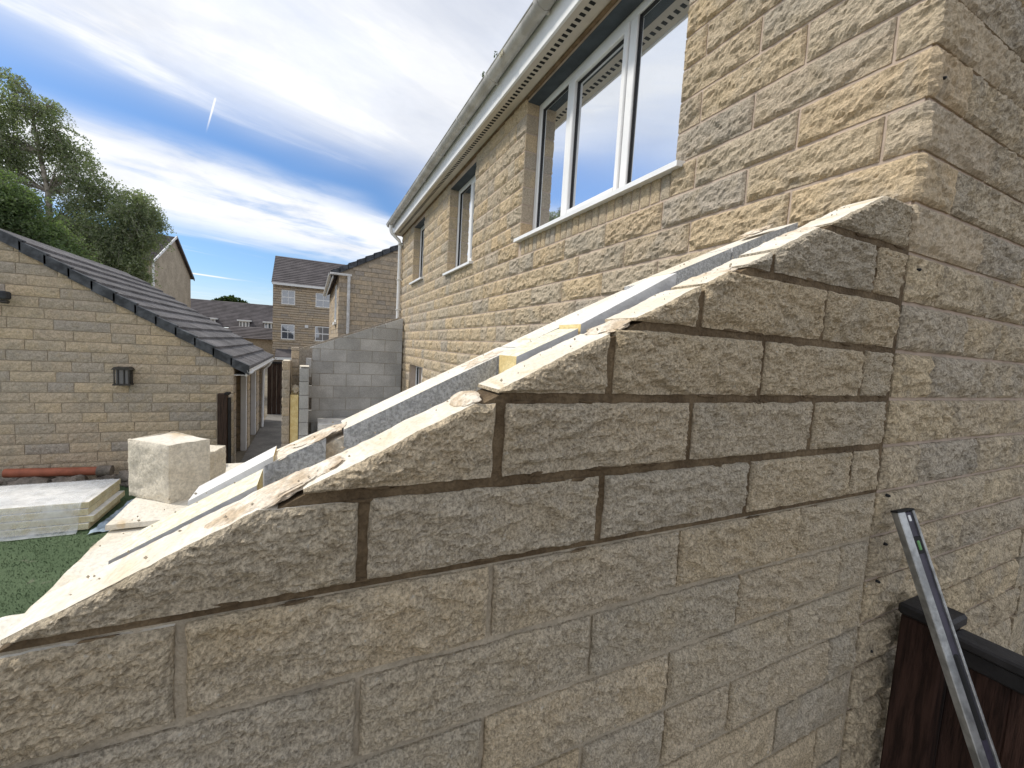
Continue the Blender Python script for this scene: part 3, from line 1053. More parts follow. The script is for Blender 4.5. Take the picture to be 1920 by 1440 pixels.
for (a, b, oa, ob) in ((0.15, 0.46, -0.026, -0.006), (0.468, 0.79, -0.006, 0.008), (0.798, 1.185, 0.0, 0.0), (1.193, 1.573, 0.002, 0.0), (1.607, 1.715, 0.0, 0.002)):
    low = float(ZS(b)) - 0.20
    v, f = prism([(a, low), (a, float(ZS(a)) + oa), ((a + b) / 2, float(ZS((a + b) / 2)) + (oa + ob) / 2 + R_(-.002, .002)), (b, float(ZS(b)) + ob), (b, low)], 0, IX0, IX1)
    A = np.array(v); mi = []
    for q_ in f:
        P_ = A[list(q_)]
        nn = np.cross(P_[1] - P_[0], P_[2] - P_[0]); nn /= np.linalg.norm(nn) + 1e-9
        mi.append(1 if nn[2] > 0.5 else 0)
    obj('block', v, f, [M['block'], M['sawn']], nwall, mi)
for k in range(-9, 1):
    z1 = k * 0.225 - 0.02
    for (a, b) in ((0.15, 0.6), (0.61, 1.05), (1.06, 1.50), (1.51, 1.715)):
        if z1 > float(ZS(b)) - 0.21: continue
        obj('block', *cbox(IX0, IX1, a, b, z1 - 0.215, z1, 0.003), M['block'], nwall)
obj('block_mortar', *prism([(0.15, GZ), (0.15, float(ZS(0.15)) - 0.05), (1.71, float(ZS(1.71)) - 0.012), (1.71, GZ)], 0, IX0 + 0.004, IX1 - 0.004), M['mortar_top'], nwall)
# stone-dust and mortar crust along the blocks' cut edge
for i, (yy, ay) in enumerate([(1.62, 0.05), (1.26, 0.05), (0.30, 0.05), (1.69, 0.03)]):
    lump('mortar_crust', IX0 + 0.045, yy, float(ZS(yy)) + 0.001, 0.04, ay, 0.0045, M['mortar_top'], nwall, 50 + i * 2.7, 12, 0.55)

# insulation boards in the cavity
def board(y0, y1, x0, x1, off0, off1, parent, thick=0.35, tops='foam_pale'):
    v, f = prism([(y0, float(ZS(y0)) + off0 - thick), (y0, float(ZS(y0)) + off0), (y1, float(ZS(y1)) + off1), (y1, float(ZS(y1)) + off1 - thick)], 0, x0, x1)
    A = np.array(v); mi = []
    for q_ in f:
        P_ = A[list(q_)]
        nn = np.cross(P_[1] - P_[0], P_[2] - P_[0]); nn /= np.linalg.norm(nn) + 1e-9
        mi.append(0 if abs(nn[0]) > 0.5 else (1 if nn[2] > 0.3 else 2))
    return obj('insulation_board', v, f, [M['foil'], M[tops], M['foam']], parent, mi)


board(1.715, 1.905, 0.128, 0.225, 0.004, -0.002, nwall)
board(1.08, 1.235, 0.152, 0.245, 0.000, 0.004, nwall)
board(0.79, 1.075, 0.150, 0.245, 0.022, 0.008, nwall, 0.35, 'foil')
board(1.25, 1.69, 0.155, 0.247, -0.16, -0.12, nwall)
board(0.04, 0.78, 0.155, 0.247, -0.14, -0.12, nwall)
board(1.70, 1.835, 0.250, 0.335, 0.014, 0.004, nwall, 0.06, 'foil')

# crumbs of mortar lying on the cut faces
mb = MB()
for i in range(170):
    yy = R_(0.1, 1.95)
    xx = random.choice((R_(0.012, 0.095), R_(0.012, 0.095), R_(0.26, 0.345), R_(0.16, 0.24)))
    if 0.1 < xx < 0.25 and not (yy > 1.71 or 0.8 < yy < 1.2): continue
    r = R_(0.0008, 0.0024) * (1.7 if random.random() < 0.1 else 1)
    c = np.array([xx, yy, float(ZS(yy)) + 0.006 + r * 0.4])
    if 0.79 < yy < 1.08 and 0.15 < xx < 0.25: c[2] += 0.012
    pts = np.array([(1, 0, 0), (-1, 0, 0), (0, 1, 0), (0, -1, 0), (0, 0, 1), (0, 0, -1)], float) * r
    pts *= rng.uniform(0.6, 1.5, (6, 1))
    mb.add(pts + c, [(0, 2, 4), (2, 1, 4), (1, 3, 4), (3, 0, 4), (2, 0, 5), (1, 2, 5), (3, 1, 5), (0, 3, 5)])
setp(mb.build('mortar_crumbs', [M['mortar_dry']], nwall), kind='stuff')

# ================================================================== REAR RETURN WALL (low corner of the extension)
rw = empty('rear_return_wall', (0.5, 2.0, GZ), 'short flat-topped stone return at the low end of the sloping wall, under the stone cube', 'wall')
ZT = -0.345
RX1 = 0.98
obj('mortar', *box(0.105, RX1 - .005, 1.82, 2.012, GZ, ZT - 0.012), M['mortar_dry'], rw)
for k in range(-14, -2):
    z0, z1 = k * 0.15 - 0.035, k * 0.15 + 0.10
    js = [0.105, RX1] if k == -3 else ([0.105, 0.44, RX1] if k % 2 else [0.105, 0.66, RX1])
    for a, b in zip(js[:-1], js[1:]):
        vv, ff, mi = stone_mesh(straight((a + 0.005, 2.018), (1, 0), (0, 1)), b - a - 0.01, cst(z0), cst(min(z1, ZT)), 0.012 if k > -6 else 0.03, 0.205, 0.008, 1.2, 0.0035, 0.008, 0.6)
        obj('stone', vv, [f_[::-1] for f_ in ff], [M['new'], M['sawn']], rw, mi, None, 42)
# thin slate of stone and mortar the cube sits on
vv, ff, mi = stone_mesh(straight((0.47, 2.022), (1, 0), (0, 1)), 0.50, cst(ZT + 0.001), cst(ZT + 0.012), 0.02, 0.13, 0.003, 0.3, 0.004, 0.004, 0)
obj('capping_slip', vv, [f_[::-1] for f_ in ff], [M['sawn'], M['sawn']], rw, mi, None, 42)
obj('block_leaf', *cbox(0.36, RX1, 1.66, 1.79, GZ, ZT - 0.03, 0.004), M['block'], rw)

# stone cube standing on the corner
def cut_stone(name, corners, z0, z1, label, cat, rough_sides, group=None):
    """corners: 4 plan points in order; chosen sides rough, the others sawn."""
    root = empty(name, (np.mean([c[0] for c in corners]), np.mean([c[1] for c in corners]), z0), label, cat, group)
    cs = [np.array(c, float) for c in corners]
    ctr = sum(cs) / 4
    mb = MB()
    for i in range(4):
        a, b = cs[i], cs[(i + 1) % 4]
        d = b - a; L = np.linalg.norm(d); d /= L
        n = np.array([d[1], -d[0]])
        if n @ ((a + b) / 2 - ctr) < 0: n = -n
        rough = i in rough_sides
        vv, ff, mi = stone_mesh(straight(a, d, n), L, cst(z0), cst(z1), 0.006, 0.003, 0.004 if rough else 0.001, 0.55 if rough else 0.10, 0.002, 0.004, 0.25 if rough else 0)
        if np.cross(np.array([*d, 0.0]), [0, 0, 1]) @ np.array([*n, 0.0]) < 0: ff = [f_[::-1] for f_ in ff]
        mb.add(vv, ff, 0)
    mb.build('split_face', [M['new_pale']], root, 42)
    top = MB()
    c2 = [c + (ctr - c) * 0.012 for c in cs]
    top.add([(c[0], c[1], z1 - 0.0005) for c in c2] + [(c[0], c[1], z0 + 0.001) for c in c2], [(0, 1, 2, 3), (7, 6, 5, 4), (0, 4, 5, 1), (1, 5, 6, 2), (2, 6, 7, 3), (3, 7, 4, 0)])
    top.build('sawn_top', [M['sawn']], root)
    return root


M['new_pale'] = stone_mat('pale_new_stone', [(0.68, 0.62, 0.51), (0.67, 0.615, 0.51)], bumpd=0.004, speck=0.18, fine=150.0, grey=(0.56, 0.54, 0.47), greyamt=0.4)
cut_stone('stone_cube', [(0.661, 2.042), (0.569, 1.939), (0.629, 1.871), (0.738, 1.971)], ZT + 0.013, -0.190, 'pale cut stone cube with a white sawn top on the wall corner', 'stone block', (0,))
cut_stone('stone_offcut', [(0.80, 1.965), (0.76, 1.885), (0.83, 1.868), (0.87, 1.945)], ZT + 0.001, ZT + 0.09, 'small stone offcut half hidden behind the stone cube', 'stone block', (0, 1))

# ================================================================== FAR END OF THE EXTENSION
fw_ = empty('grey_block_wall', (7.75, 0.8, GZ), 'grey concrete block wall with sloping top at the far end of the extension', 'wall')
FX = 7.70
FS = lambda y: 0.575 - 0.40 * y
obj('mortar', *prism([(0.03, GZ), (0.03, FS(0.03) - 0.02), (1.62, FS(1.62) - 0.02), (1.62, GZ)], 0, FX + 0.005, FX + 0.095), M['mortar_grey'], fw_)
for k in range(-10, 4):
    z0, z1 = k * 0.225 - 0.10, k * 0.225 + 0.115
    js = [0.032] + [(0.14 if k % 2 else 0.36) + 0.45 * i for i in range(4)] + [1.625]
    js = [j for i, j in enumerate(js) if i == 0 or j > js[i - 1] + 0.05]
    for a, b in zip(js[:-1], js[1:]):
        a1, b1 = a + 0.005, b - 0.005
        if FS(a1) < z0 + 0.03: continue
        zt_ = lambda y: min(z1, FS(y))
        bl_ = b1
        if FS(b1) < z0 + 0.01: bl_ = (0.575 - z0 - 0.01) / 0.40
        yc_ = (0.575 - z1) / 0.40
        ys = [a1] + ([yc_] if a1 < yc_ < bl_ else []) + [bl_]
        poly = [(a1, z0)] + [(y, zt_(y)) for y in ys] + [(bl_, z0)]
        sh = R_(-0.002, 0.002)
        v, f = prism(poly, 0, FX + sh, FX + 0.09)
        obj('block', v, f, M['block_far'], fw_)
# outer stone leaf showing as a buff edge just above the blocks
obj('stone_leaf', *prism([(0.03, GZ), (0.03, FS(0.03) + 0.035), (1.95, FS(1.95) + 0.03), (1.95, GZ)], 0, FX + 0.25, FX + 0.35), M['garage'], fw_)

def pier(name, x0, x1, parts, label):
    r = empty(name, ((x0 + x1) / 2, 1.85, GZ), label, 'wall')
    return r


pr = empty('cavity_wall_stub', (7.1, 1.85, GZ), 'cut end of a cavity wall showing stone, yellow insulation and grey block', 'wall')
PX0, PX1 = 6.95, 7.62
for k in range(-14, -2):
    z0, z1 = k * 0.15 - 0.002, k * 0.15 + 0.142
    vv, ff, mi = stone_mesh(lambda s: (np.where(s < 0.10, PX0, PX0 + (s - 0.10)), np.where(s < 0.10, 1.945 + s, 2.045), np.where(s < 0.10, -1.0, 0.0), np.where(s < 0.10, 0.0, 1.0)),
                            0.5, cst(z0), cst(z1), 0.02, 0.09, 0.006, 1.0, 0.003, 0.008, 0.4)
    obj('stone', vv, [f_[::-1] for f_ in ff], [M['garage'], M['sawn']], pr, mi, None, 42)
obj('stone_backing', *box(PX0 + .01, PX1, 1.948, 2.035, GZ, -0.33), M['mortar_gar'], pr)
for k in range(-14, 0):
    z0 = k * 0.15 - 0.002
    if k < -3: continue
obj('insulation_board', *cbox(PX0 + 0.03, PX1, 1.815, 1.935, GZ, -0.86, 0.004), M['foam'], pr)
for k in range(-9, -1):
    z0, z1 = k * 0.225 - 0.19, k * 0.225 + 0.028
    if z1 > -0.36: z1 = -0.40 if k == -2 else z1
    obj('block', *cbox(PX0 + 0.02, PX1, 1.665, 1.805, z0, z1, 0.006), [M['block_far']], pr)
obj('block_cap', *cbox(PX0 + 0.02, PX0 + 0.35, 1.665, 1.805, -0.398, -0.39, 0.002), M['sawn'], pr)
lump('mortar_lump', PX0 + 0.08, 1.86, -0.78, 0.06, 0.06, 0.07, M['mortar_dry'], pr, 90, 9, 0.6, False)

pr2 = empty('stone_pier', (7.75, 1.87, GZ), 'tall buff stone pier behind the cut cavity wall end', 'wall')
for k in range(-15, 0):
    z0, z1 = k * 0.15 - 0.002, k * 0.15 + 0.142
    if z1 > -0.09: z1 = -0.10
    obj('stone', *cbox(7.64, 7.76, 1.83 + R_(-.004, .004), 1.955 + R_(-.004, .004), z0, z1, 0.008), M['garage'], pr2)
obj('block_end', *cbox(7.64, 7.70, 1.63, 1.72, -0.62, -0.28, 0.006), M['block_far'], pr2)

# things on the floor of the extension
ws = empty('sheet_stack', (7.2, 1.1, GZ), 'pale boards stacked on the floor in front of the grey block wall', 'boards')
for i in range(5):
    obj('board', *cbox(7.0, 7.6, 0.80, 1.52, GZ + 0.10 + i * 0.17, GZ + 0.10 + i * 0.17 + 0.16, 0.006), M['foil'] if i == 4 else M['foam_pale'], ws)
cut_stone('white_stone_block', [(6.36, 2.245), (6.30, 1.76), (6.70, 1.72), (6.78, 2.20)], -1.97, -1.695, 'white topped stone block beside the insulated wall end', 'stone block', (0,))
cut_stone('grey_pallet_stone', [(6.50, 2.33), (6.42, 1.68), (6.9, 1.65), (6.95, 2.3)], GZ + .02, -1.975, 'rough pale stone block on the ground under the white topped block', 'stone block', (0, 1))

# ================================================================== GARAGE
gar = empty('garage', (10.0, 4.5, GZ), 'buff stone garage with grey tiled roof beyond the lawn', 'garage')
GX, GX2, GYC, GYF = 7.60, 12.7, 2.79, 8.6
RS = lambda y: -0.50 + 0.612 * (np.asarray(y, float) - 2.73)     # underside of the roof
YR = (GYC + GYF) / 2
gw = obj('gable_wall', *prism([(GYC + 0.01, GZ), (GYC + 0.01, float(RS(GYC))), (YR, float(RS(YR))), (GYF, float(RS(GYC))), (GYF, GZ)], 0, GX + 0.006, GX + 0.2), M['mortar_gar'], gar)
for k in range(-16, 14):
    z0, z1 = k * 0.15 + 0.006 - 0.02, k * 0.15 + 0.144 - 0.02
    if z0 < GZ: z0 = GZ
    if z1 - z0 < 0.05: continue
    y = GYC + 0.004 + (0 if k % 2 else -0.0)
    firstl = True
    while y < 6.3:
        L = random.choice((0.28, 0.36, 0.42, 0.47, 0.47, 0.55, 0.62)) if not firstl else (0.24 if k % 2 else 0.46)
        firstl = False
        a1, b1 = y + 0.004, y + L - 0.004
        top = lambda s, z1=z1, a1=a1: np.minimum(z1, RS(a1 + s) - 0.004)
        ys = 2.73 + (z0 + 0.014 + 0.50) / 0.612     # where the roof line meets this bed
        if b1 - 0.02 > ys:
            L0 = max(0.0, ys - a1)
            if b1 - a1 - L0 > 0.03:
                vv, ff, mi = stone_mesh(straight((GX, a1), (0, 1), (-1, 0)), b1 - a1, cst(z0), top, 0.035, 0.03, 0.006, 1.0, 0.0025, 0.004, 0.5, L0)
                obj('stone', vv, [f_[::-1] for f_ in ff], [M['garage']], gw)
        y += L
# bedding strip under the verge
obj('verge_bedding', *prism([(2.70, float(RS(2.70)) + 0.002), (2.70, float(RS(2.70)) + 0.05), (YR, float(RS(YR)) + 0.05), (YR, float(RS(YR)) + 0.002)], 0, GX - 0.025, GX + 0.05), M['mortar_old'], gar)
# roof tiles: courses of flat tiles running along the garage
rf = obj('roof', *prism([(2.60, float(RS(2.60)) + 0.052), (2.60, float(RS(2.60)) + 0.075), (YR, float(RS(YR)) + 0.075), (GYF + .2, float(RS(2.60)) + 0.075), (GYF + .2, float(RS(2.60)) + 0.052), (YR, float(RS(YR)) + 0.052)], 0, GX + 0.05, GX2), M['tile'], gar)
dy_, dz_ = 1 / math.hypot(1, 0.612), 0.612 / math.hypot(1, 0.612)
tile_me = None
GAUGE = 0.285
ncourse = 12
for c in range(ncourse):
    y0 = 2.58 + c * GAUGE * dy_
    for t in range(16):
        xa = GX + 0.04 + t * 0.325 + (0.16 if c % 2 else 0)
        xb = min(xa + 0.322, GX2 + 0.05)
        if t == 0 and c % 2: xa0 = GX + 0.04
        else: xa0 = xa
        if xb - xa0 < 0.05: continue
        # tile lies a little steeper at its tail than the roof so each course steps
        z_l = float(RS(y0)) + 0.135; y1 = y0 + (GAUGE + 0.03) * dy_; z_h = float(RS(y1)) + 0.094
        th = 0.046
        jz = R_(-0.003, 0.003)
        v = [(xa0, y0, z_l - th + jz), (xa0, y0, z_l + jz), (xa0, y1, z_h + jz), (xa0, y1, z_h - th + jz),
             (xb, y0, z_l - th + jz), (xb, y0, z_l + jz), (xb, y1, z_h + jz), (xb, y1, z_h - th + jz)]
        f = [(0, 1, 2, 3), (7, 6, 5, 4), (0, 4, 5, 1), (1, 5, 6, 2), (2, 6, 7, 3), (3, 7, 4, 0)]
        obj('roof_tile', v, f, M['tile'], rf)
    # verge unit
    zl = float(RS(y0)) + 0.146; y1 = y0 + (GAUGE + 0.012) * dy_; zh = float(RS(y1)) + 0.118
    hh = 0.155
    poly = [(y0 - 0.01, zl - hh), (y0 - 0.012, zl), (y1, zh), (y1, zh - hh + 0.012)]
    mb = MB()
    mb.add(*prism(poly, 0, GX - 0.055, GX - 0.028))
    mb.add(*prism([(y0 - 0.012, zl - 0.012), (y0 - 0.012, zl + 0.002), (y1, zh + 0.002), (y1, zh - 0.012)], 0, GX - 0.027, GX + 0.075))
    mb.build('verge_unit', [M['verge']], rf)
# eaves
ez = float(RS(2.62))
obj('fascia', *cbox(GX - 0.05, GX2 + 0.02, 2.60, 2.622, ez - 0.06, ez + 0.075, 0.003), M['white_dirty'], gar)
gg = obj('gutter', *half_round(GX - 0.06, GX2 + 0.05, 2.548, ez + 0.045, 0.052, 0.004), M['white_dirty'], gar, None, None, 40)
obj('soffit', *box(GX - 0.03, GX2, 2.623, GYC, ez - 0.045, ez - 0.035), M['white_dirty'], gar)
# side with two door openings
sw = empty('dummy', (0, 0, 0)); bpy.data.objects.remove(sw)
ztop = float(RS(GYC)) - 0.03
side = obj('side_wall', *box(GX + 0.21, GX2, GYC + 0.35, GYC + 0.5, GZ, ztop), M['brickred'], gar)
for (xa, xb, nm) in ((GX + 0.012, GX + 0.20, 'corner_pier'), (9.35, 9.62, 'pier'), (10.9, 11.3, 'pier'), (12.3, 12.69, 'pier')):
    pb = obj(nm, *box(xa, xb, GYC + 0.012, GYC + 0.34, GZ, ztop), M['mortar_gar'], gar)
    for k in range(-16, -4):
        z0, z1 = k * 0.15 + 0.006 - 0.02, k * 0.15 + 0.144 - 0.02
        z0 = max(z0, GZ + .004)
        if z1 - z0 < 0.04 or z1 > ztop: continue
        obj('stone', *cbox(xa - 0.006 if nm == 'pier' else xa, xb + 0.006, GYC - 0.004, GYC + 0.2, z0, z1, 0.008), M['garage'], pb)
obj('lintel_beam', *cbox(GX + 0.012, GX2, GYC + 0.0, GYC + 0.09, ztop - 0.16, ztop, 0.006), M['garage'], gar)
for (xa, xb) in ((GX + 0.215, GX + 0.31), (9.24, 9.34), (9.63, 9.72), (10.8, 10.89)):
    obj('door_frame', *cbox(xa, xb, GYC + 0.02, GYC + 0.12, GZ, ztop - 0.17, 0.005), M['white'], gar)
obj('downpipe', *tube([(11.55, 2.548, ez), (11.55, 2.60, ez - 0.10), (11.55, 2.72, ez - 0.22), (11.55, 2.74, GZ + .05)], 0.034, 10), M['white'], gar, None, None, 40)

# wall lantern
lt = empty('wall_lantern', (7.5, 4.18, -0.79), 'black metal box lantern on the garage gable', 'lantern')
lx0, lx1, ly0, ly1 = 7.435, 7.585, 4.09, 4.27
mb = MB()
for yy in (ly0, (ly0 + ly1) / 2 - .035, (ly0 + ly1) / 2 + 0.035, ly1 - 0.014):
    for xx in (lx0, lx1 - 0.014):
        mb.add(*box(xx, xx + 0.014, yy, yy + 0.014, -0.775, -0.555))
mb.add(*box(lx0 - 0.008, lx1, ly0 - 0.012, ly1 + 0.012, -0.79, -0.77))
mb.build('cage', [M['lantern']], lt)
mb = MB()
mb.add(*prism([(ly0 - 0.025, -0.555), (ly0 + 0.01, -0.515), (ly1 - 0.01, -0.515), (ly1 + 0.025, -0.555)], 0, lx0 - 0.02, lx1 + 0.005))
mb.build('lid', [M['lantern']], lt)
obj('glass', *box(lx0 + 0.02, lx1 - 0.02, ly0 + 0.02, ly1 - 0.02, -0.765, -0.56), M['glass_far'], lt)
obj('bulb', *tube([(7.51, 4.18, -0.765), (7.51, 4.18, -0.70), (7.51, 4.18, -0.64), (7.51, 4.18, -0.60)], [0.012, 0.018, 0.03, 0.005], 10), M['farwhite'], lt, None, None, 60)
# floodlight at the picture edge
fl = empty('security_floodlight', (7.45, 5.42, 0.33), 'grey security floodlight high on the garage gable', 'floodlight')
obj('housing', *cbox(7.36, 7.52, 5.33, 5.56, 0.36, 0.47, 0.02), M['verge'], fl)
obj('sensor', *cbox(7.40, 7.50, 5.34, 5.41, 0.305, 0.355, 0.015), M['lantern'], fl)
obj('bracket', *box(7.52, 7.60, 5.42, 5.46, 0.38, 0.43), M['lantern'], fl)

# timber post at the garage corner
ps = empty('timber_post', (7.3, 2.89, GZ), 'dark stained timber post standing at the garage corner', 'post')
obj('shaft', *cbox(7.24, 7.36, 2.83, 2.965, GZ, -0.885, 0.008), M['wood_dark'], ps)
obj('cap', *cbox(7.225, 7.375, 2.80, 2.87, -0.90, -0.862, 0.006), M['black_cap'], ps)
obj('rail_stub', *cbox(7.26, 7.34, 2.79, 2.828, GZ, -0.95, 0.006), M['black_cap'], ps)

# ================================================================== STUFF ON THE LAWN
ib = empty('insulation_pack', (5.9, 4.5, GZ + 0.02), 'plastic wrapped stack of yellow insulation boards lying on the turf', 'insulation')
BX0, BX1, BY0, BY1 = 5.62, 6.52, 3.90, 6.3
for i in range(4):
    z0 = GZ + 0.03 + i * 0.075
    o_ = R_(-0.03, 0.03)
    sh = 0.03 * i
    v, f = cbox(BX0 + sh, BX1 + 0.03 * i, BY0 + o_ + 0.01 * i, BY1, z0, z0 + 0.071, 0.004)
    A = np.array(v); mi = []
    for q_ in f:
        P_ = A[list(q_)]; nn = np.cross(P_[1] - P_[0], P_[2] - P_[0])
        mi.append(0 if abs(nn[2]) > 1e-4 and abs(nn[2]) > np.abs(nn[:2]).max() else 1)
    obj('board', v, f, [M['foil'], M['foam_aged']], ib, mi)
# crumpled wrap over the front and top
nu, nv = 60, 26
prof = [(BX0 - 0.10, GZ + 0.026), (BX0 - 0.025, GZ + 0.05), (BX0 - 0.015, GZ + 0.20), (BX0 + 0.055, GZ + 0.337), (BX0 + 0.35, GZ + 0.341), (BX1 + 0.05, GZ + 0.341)]
pl = np.array(prof); seg = np.concatenate([[0], np.cumsum(np.hypot(*np.diff(pl, axis=0).T))])
V = []
for i in range(nu + 1):
    yy = BY0 + 0.10 + (BY1 - BY0 - 0.05) * i / nu
    for j in range(nv + 1):
        t = seg[-1] * j / nv
        x_ = np.interp(t, seg, pl[:, 0]); z_ = np.interp(t, seg, pl[:, 1])
        n_ = 0.012 * float(fbm(yy * 5, t * 7, 3.3, 3))
        V.append((x_ - abs(n_) - .003, yy + n_, z_ + 0.004 + abs(n_) * (0.8 if j > 3 else 0.2)))
F = [(i * (nv + 1) + j, i * (nv + 1) + j + 1, (i + 1) * (nv + 1) + j + 1, (i + 1) * (nv + 1) + j) for i in range(nu) for j in range(nv)]


def wrap_mat():
    m, n, b = material('clear_polythene')
    b.inputs['Base Color'].default_value = (0.80, 0.84, 0.88, 1)
    b.inputs['Roughness'].default_value = 0.22
    b.inputs['Specular IOR Level'].default_value = 0.6
    tr = n.node('ShaderNodeBsdfTransparent')
    mx = n.node('ShaderNodeMixShader')
    pos = P(n)
    n.put(mx.inputs[0], n.ss(n.noise(pos, 6.0, 4.0, 0.6), 0.3, 0.7, 0.14, 0.48))
    out = [x for x in n.t.nodes if x.type == 'OUTPUT_MATERIAL'][0]
    n.t.links.new(tr.outputs[0], mx.inputs[1]); n.t.links.new(b.outputs[0], mx.inputs[2]); n.t.links.new(mx.outputs[0], out.inputs[0])
    return m


M['poly'] = wrap_mat()
obj('plastic_wrap', V, [f_[::-1] for f_ in F], M['poly'], ib, None, None, 60)
# loose sheet
V = []
for i in range(31):
    for j in range(13):
        a = i / 30; b_ = j / 12
        V.append((5.45 + 0.95 * a + 0.08 * b_, 3.88 - 0.30 * b_ - 0.10 * a, GZ + 0.03 + 0.05 * abs(float(fbm(a * 6, b_ * 4, 8.8, 3))) + 0.05 * (1 - b_) * a))
F = [(i * 13 + j, (i + 1) * 13 + j, (i + 1) * 13 + j + 1, i * 13 + j + 1) for i in range(30) for j in range(12)]
setp(obj('plastic_sheet', V, F, M['blue_tarp'], None, None, None, 60), 'crumpled blue grey plastic sheet beside the insulation pack', 'plastic sheet')

# clay pipe and rubble by the garage wall
cp = empty('clay_pipe', (7.4, 4.85, GZ + 0.2), 'red clay drain pipe lying on rubble by the garage wall', 'pipe')
obj('barrel', *tube([(7.36, 4.40, GZ + 0.25), (7.40, 5.42, GZ + 0.28)], 0.062, 16), M['clay'], cp, None, None, 40)
obj('collar', *tube([(7.362, 4.44, GZ + 0.251), (7.355, 4.28, GZ + 0.246)], 0.078, 16), M['rubble'], cp, None, None, 40)
rl = ['flat grey rubble stone under the clay pipe collar', 'rounded rubble stone under the middle of the clay pipe', 'long rubble stone under the left end of the clay pipe', 'small rubble stone at the picture edge by the garage wall',
      'grey rubble slab between clay pipe and stone cube', 'dark rubble lump against the garage wall behind the stone cube', 'low rubble stone in front of the clay pipe']
for i, (x_, y_, z_, a, b_, c) in enumerate([(7.36, 4.32, 0.09, .14, .16, .10), (7.33, 4.72, 0.10, .13, .20, .12), (7.36, 5.12, 0.11, .14, .24, .11), (7.34, 5.6, 0.09, .14, .17, .11), (7.30, 3.98, 0.11, .13, .22, .14), (7.38, 3.66, 0.13, .13, .16, .15), (7.10, 4.95, 0.06, .12, .18, .08)]):
    o = lump('rubble_stone', x_, y_, GZ + z_, a, b_, c, M['rubble'], None, 200 + i * 4.7, 12, 0.55, False)
    setp(o, rl[i], 'stone', 'rubble by the garage')

# dark side gate between garage and neighbour
sg = empty('dark_side_gate', (13.6, 2.2, GZ), 'dark brown board gate closing the gap beyond the garage', 'gate')
for i in range(9):
    obj('board', *cbox(13.6, 13.63, 1.72 + i * 0.12, 1.72 + i * 0.12 + 0.116, GZ + 0.03, -0.75, 0.004), M['wood_dark'], sg)
obj('top_rail', *cbox(13.57, 13.66, 1.70, 2.81, -0.748, -0.68, 0.006), M['black_cap'], sg)

# ================================================================== NEIGHBOUR HOUSES
def coursed(mb, face, a0, a1, z0, z1, ch, plane, clip=None, sgn=-1, lens=(0.3, 0.4, 0.45, 0.55, 0.6), th=0.02, holes=(), gap=0.012):
    z = z0
    while z < z1:
        a = a0 - random.random() * 0.3
        while a < a1:
            L = random.choice(lens)
            p, q_ = max(a0, a) + 0.006, min(a1, a + L) - 0.006
            a += L
            if q_ - p < 0.05: continue
            zt_ = min(z + ch - gap, z1)
            if clip:
                m_ = min(clip(p), clip(q_))
                if m_ < z + 0.02: continue
                zt_ = min(zt_, m_)
            if any(q_ > h[0] and p < h[1] and zt_ > h[2] and z < h[3] for h in holes):
                hh_ = [h for h in holes if q_ > h[0] and p < h[1] and zt_ > h[2] and z < h[3]][0]
                if p < hh_[0] - 0.06: q_ = hh_[0]
                elif q_ > hh_[1] + 0.06: p = hh_[1]
                else: continue
            pr_ = th * random.uniform(0.5, 1.2)
            lo_, hi_ = (plane - pr_, plane + 0.02) if sgn < 0 else (plane - 0.02, plane + pr_)
            if face == 'x': mb.add(*box(lo_, hi_, p, q_, z, zt_))
            else: mb.add(*box(p, q_, lo_, hi_, z, zt_))
        z += ch


def far_window(parent, plane, y0, y1, z0, z1, bars=True):
    fo = MB()
    t = 0.07
    fo.add(*box(plane - 0.03, plane + 0.02, y0, y0 + t, z0, z1)).add(*box(plane - 0.03, plane + 0.02, y1 - t, y1, z0, z1))
    fo.add(*box(plane - 0.03, plane + 0.02, y0 + t, y1 - t, z0, z0 + t)).add(*box(plane - 0.03, plane + 0.02, y0 + t, y1 - t, z1 - t, z1))
    w_ = fo.build('window', [M['farwhite']], parent)
    zm, ym = (z0 + z1) / 2, (y0 + y1) / 2
    if bars:
        obj('bar', *box(plane - 0.032, plane + 0.018, y0 + t, y1 - t, zm - 0.04, zm + 0.04), M['farwhite'], w_)
        obj('bar', *box(plane - 0.028, plane + 0.016, ym - 0.02, ym + 0.02, z0 + t, z1 - t), M['farwhite'], w_)
    obj('pane', *box(plane - 0.012, plane - 0.004, y0 + t, y1 - t, z0 + t, z1 - t), M['glass_far'], w_)
    obj('sill', *box(plane - 0.10, plane + 0.05, y0 - 0.1, y1 + 0.1, z0 - 0.13, z0 - 0.005), M['render'], w_)
    return w_


def tile_roof(mb, axis, a0, a1, p_low, p_high, n, th=0.05):
    """stepped courses; axis 'y': runs along y, slope in (x,z)"""
    (u0, z0), (u1, z1) = p_low, p_high
    for i in range(n):
        ua, za = u0 + (u1 - u0) * i / n, z0 + (z1 - z0) * i / n
        ub, zb_ = u0 + (u1 - u0) * (i + 1) / n, z0 + (z1 - z0) * (i + 1) / n
        poly = [(ua, za), (ua, za + th), (ub, zb_ + 0.004), (ub, zb_ - 0.05)]
        mb.add(*prism(poly, 1 if axis == 'y' else 0, a0, a1))


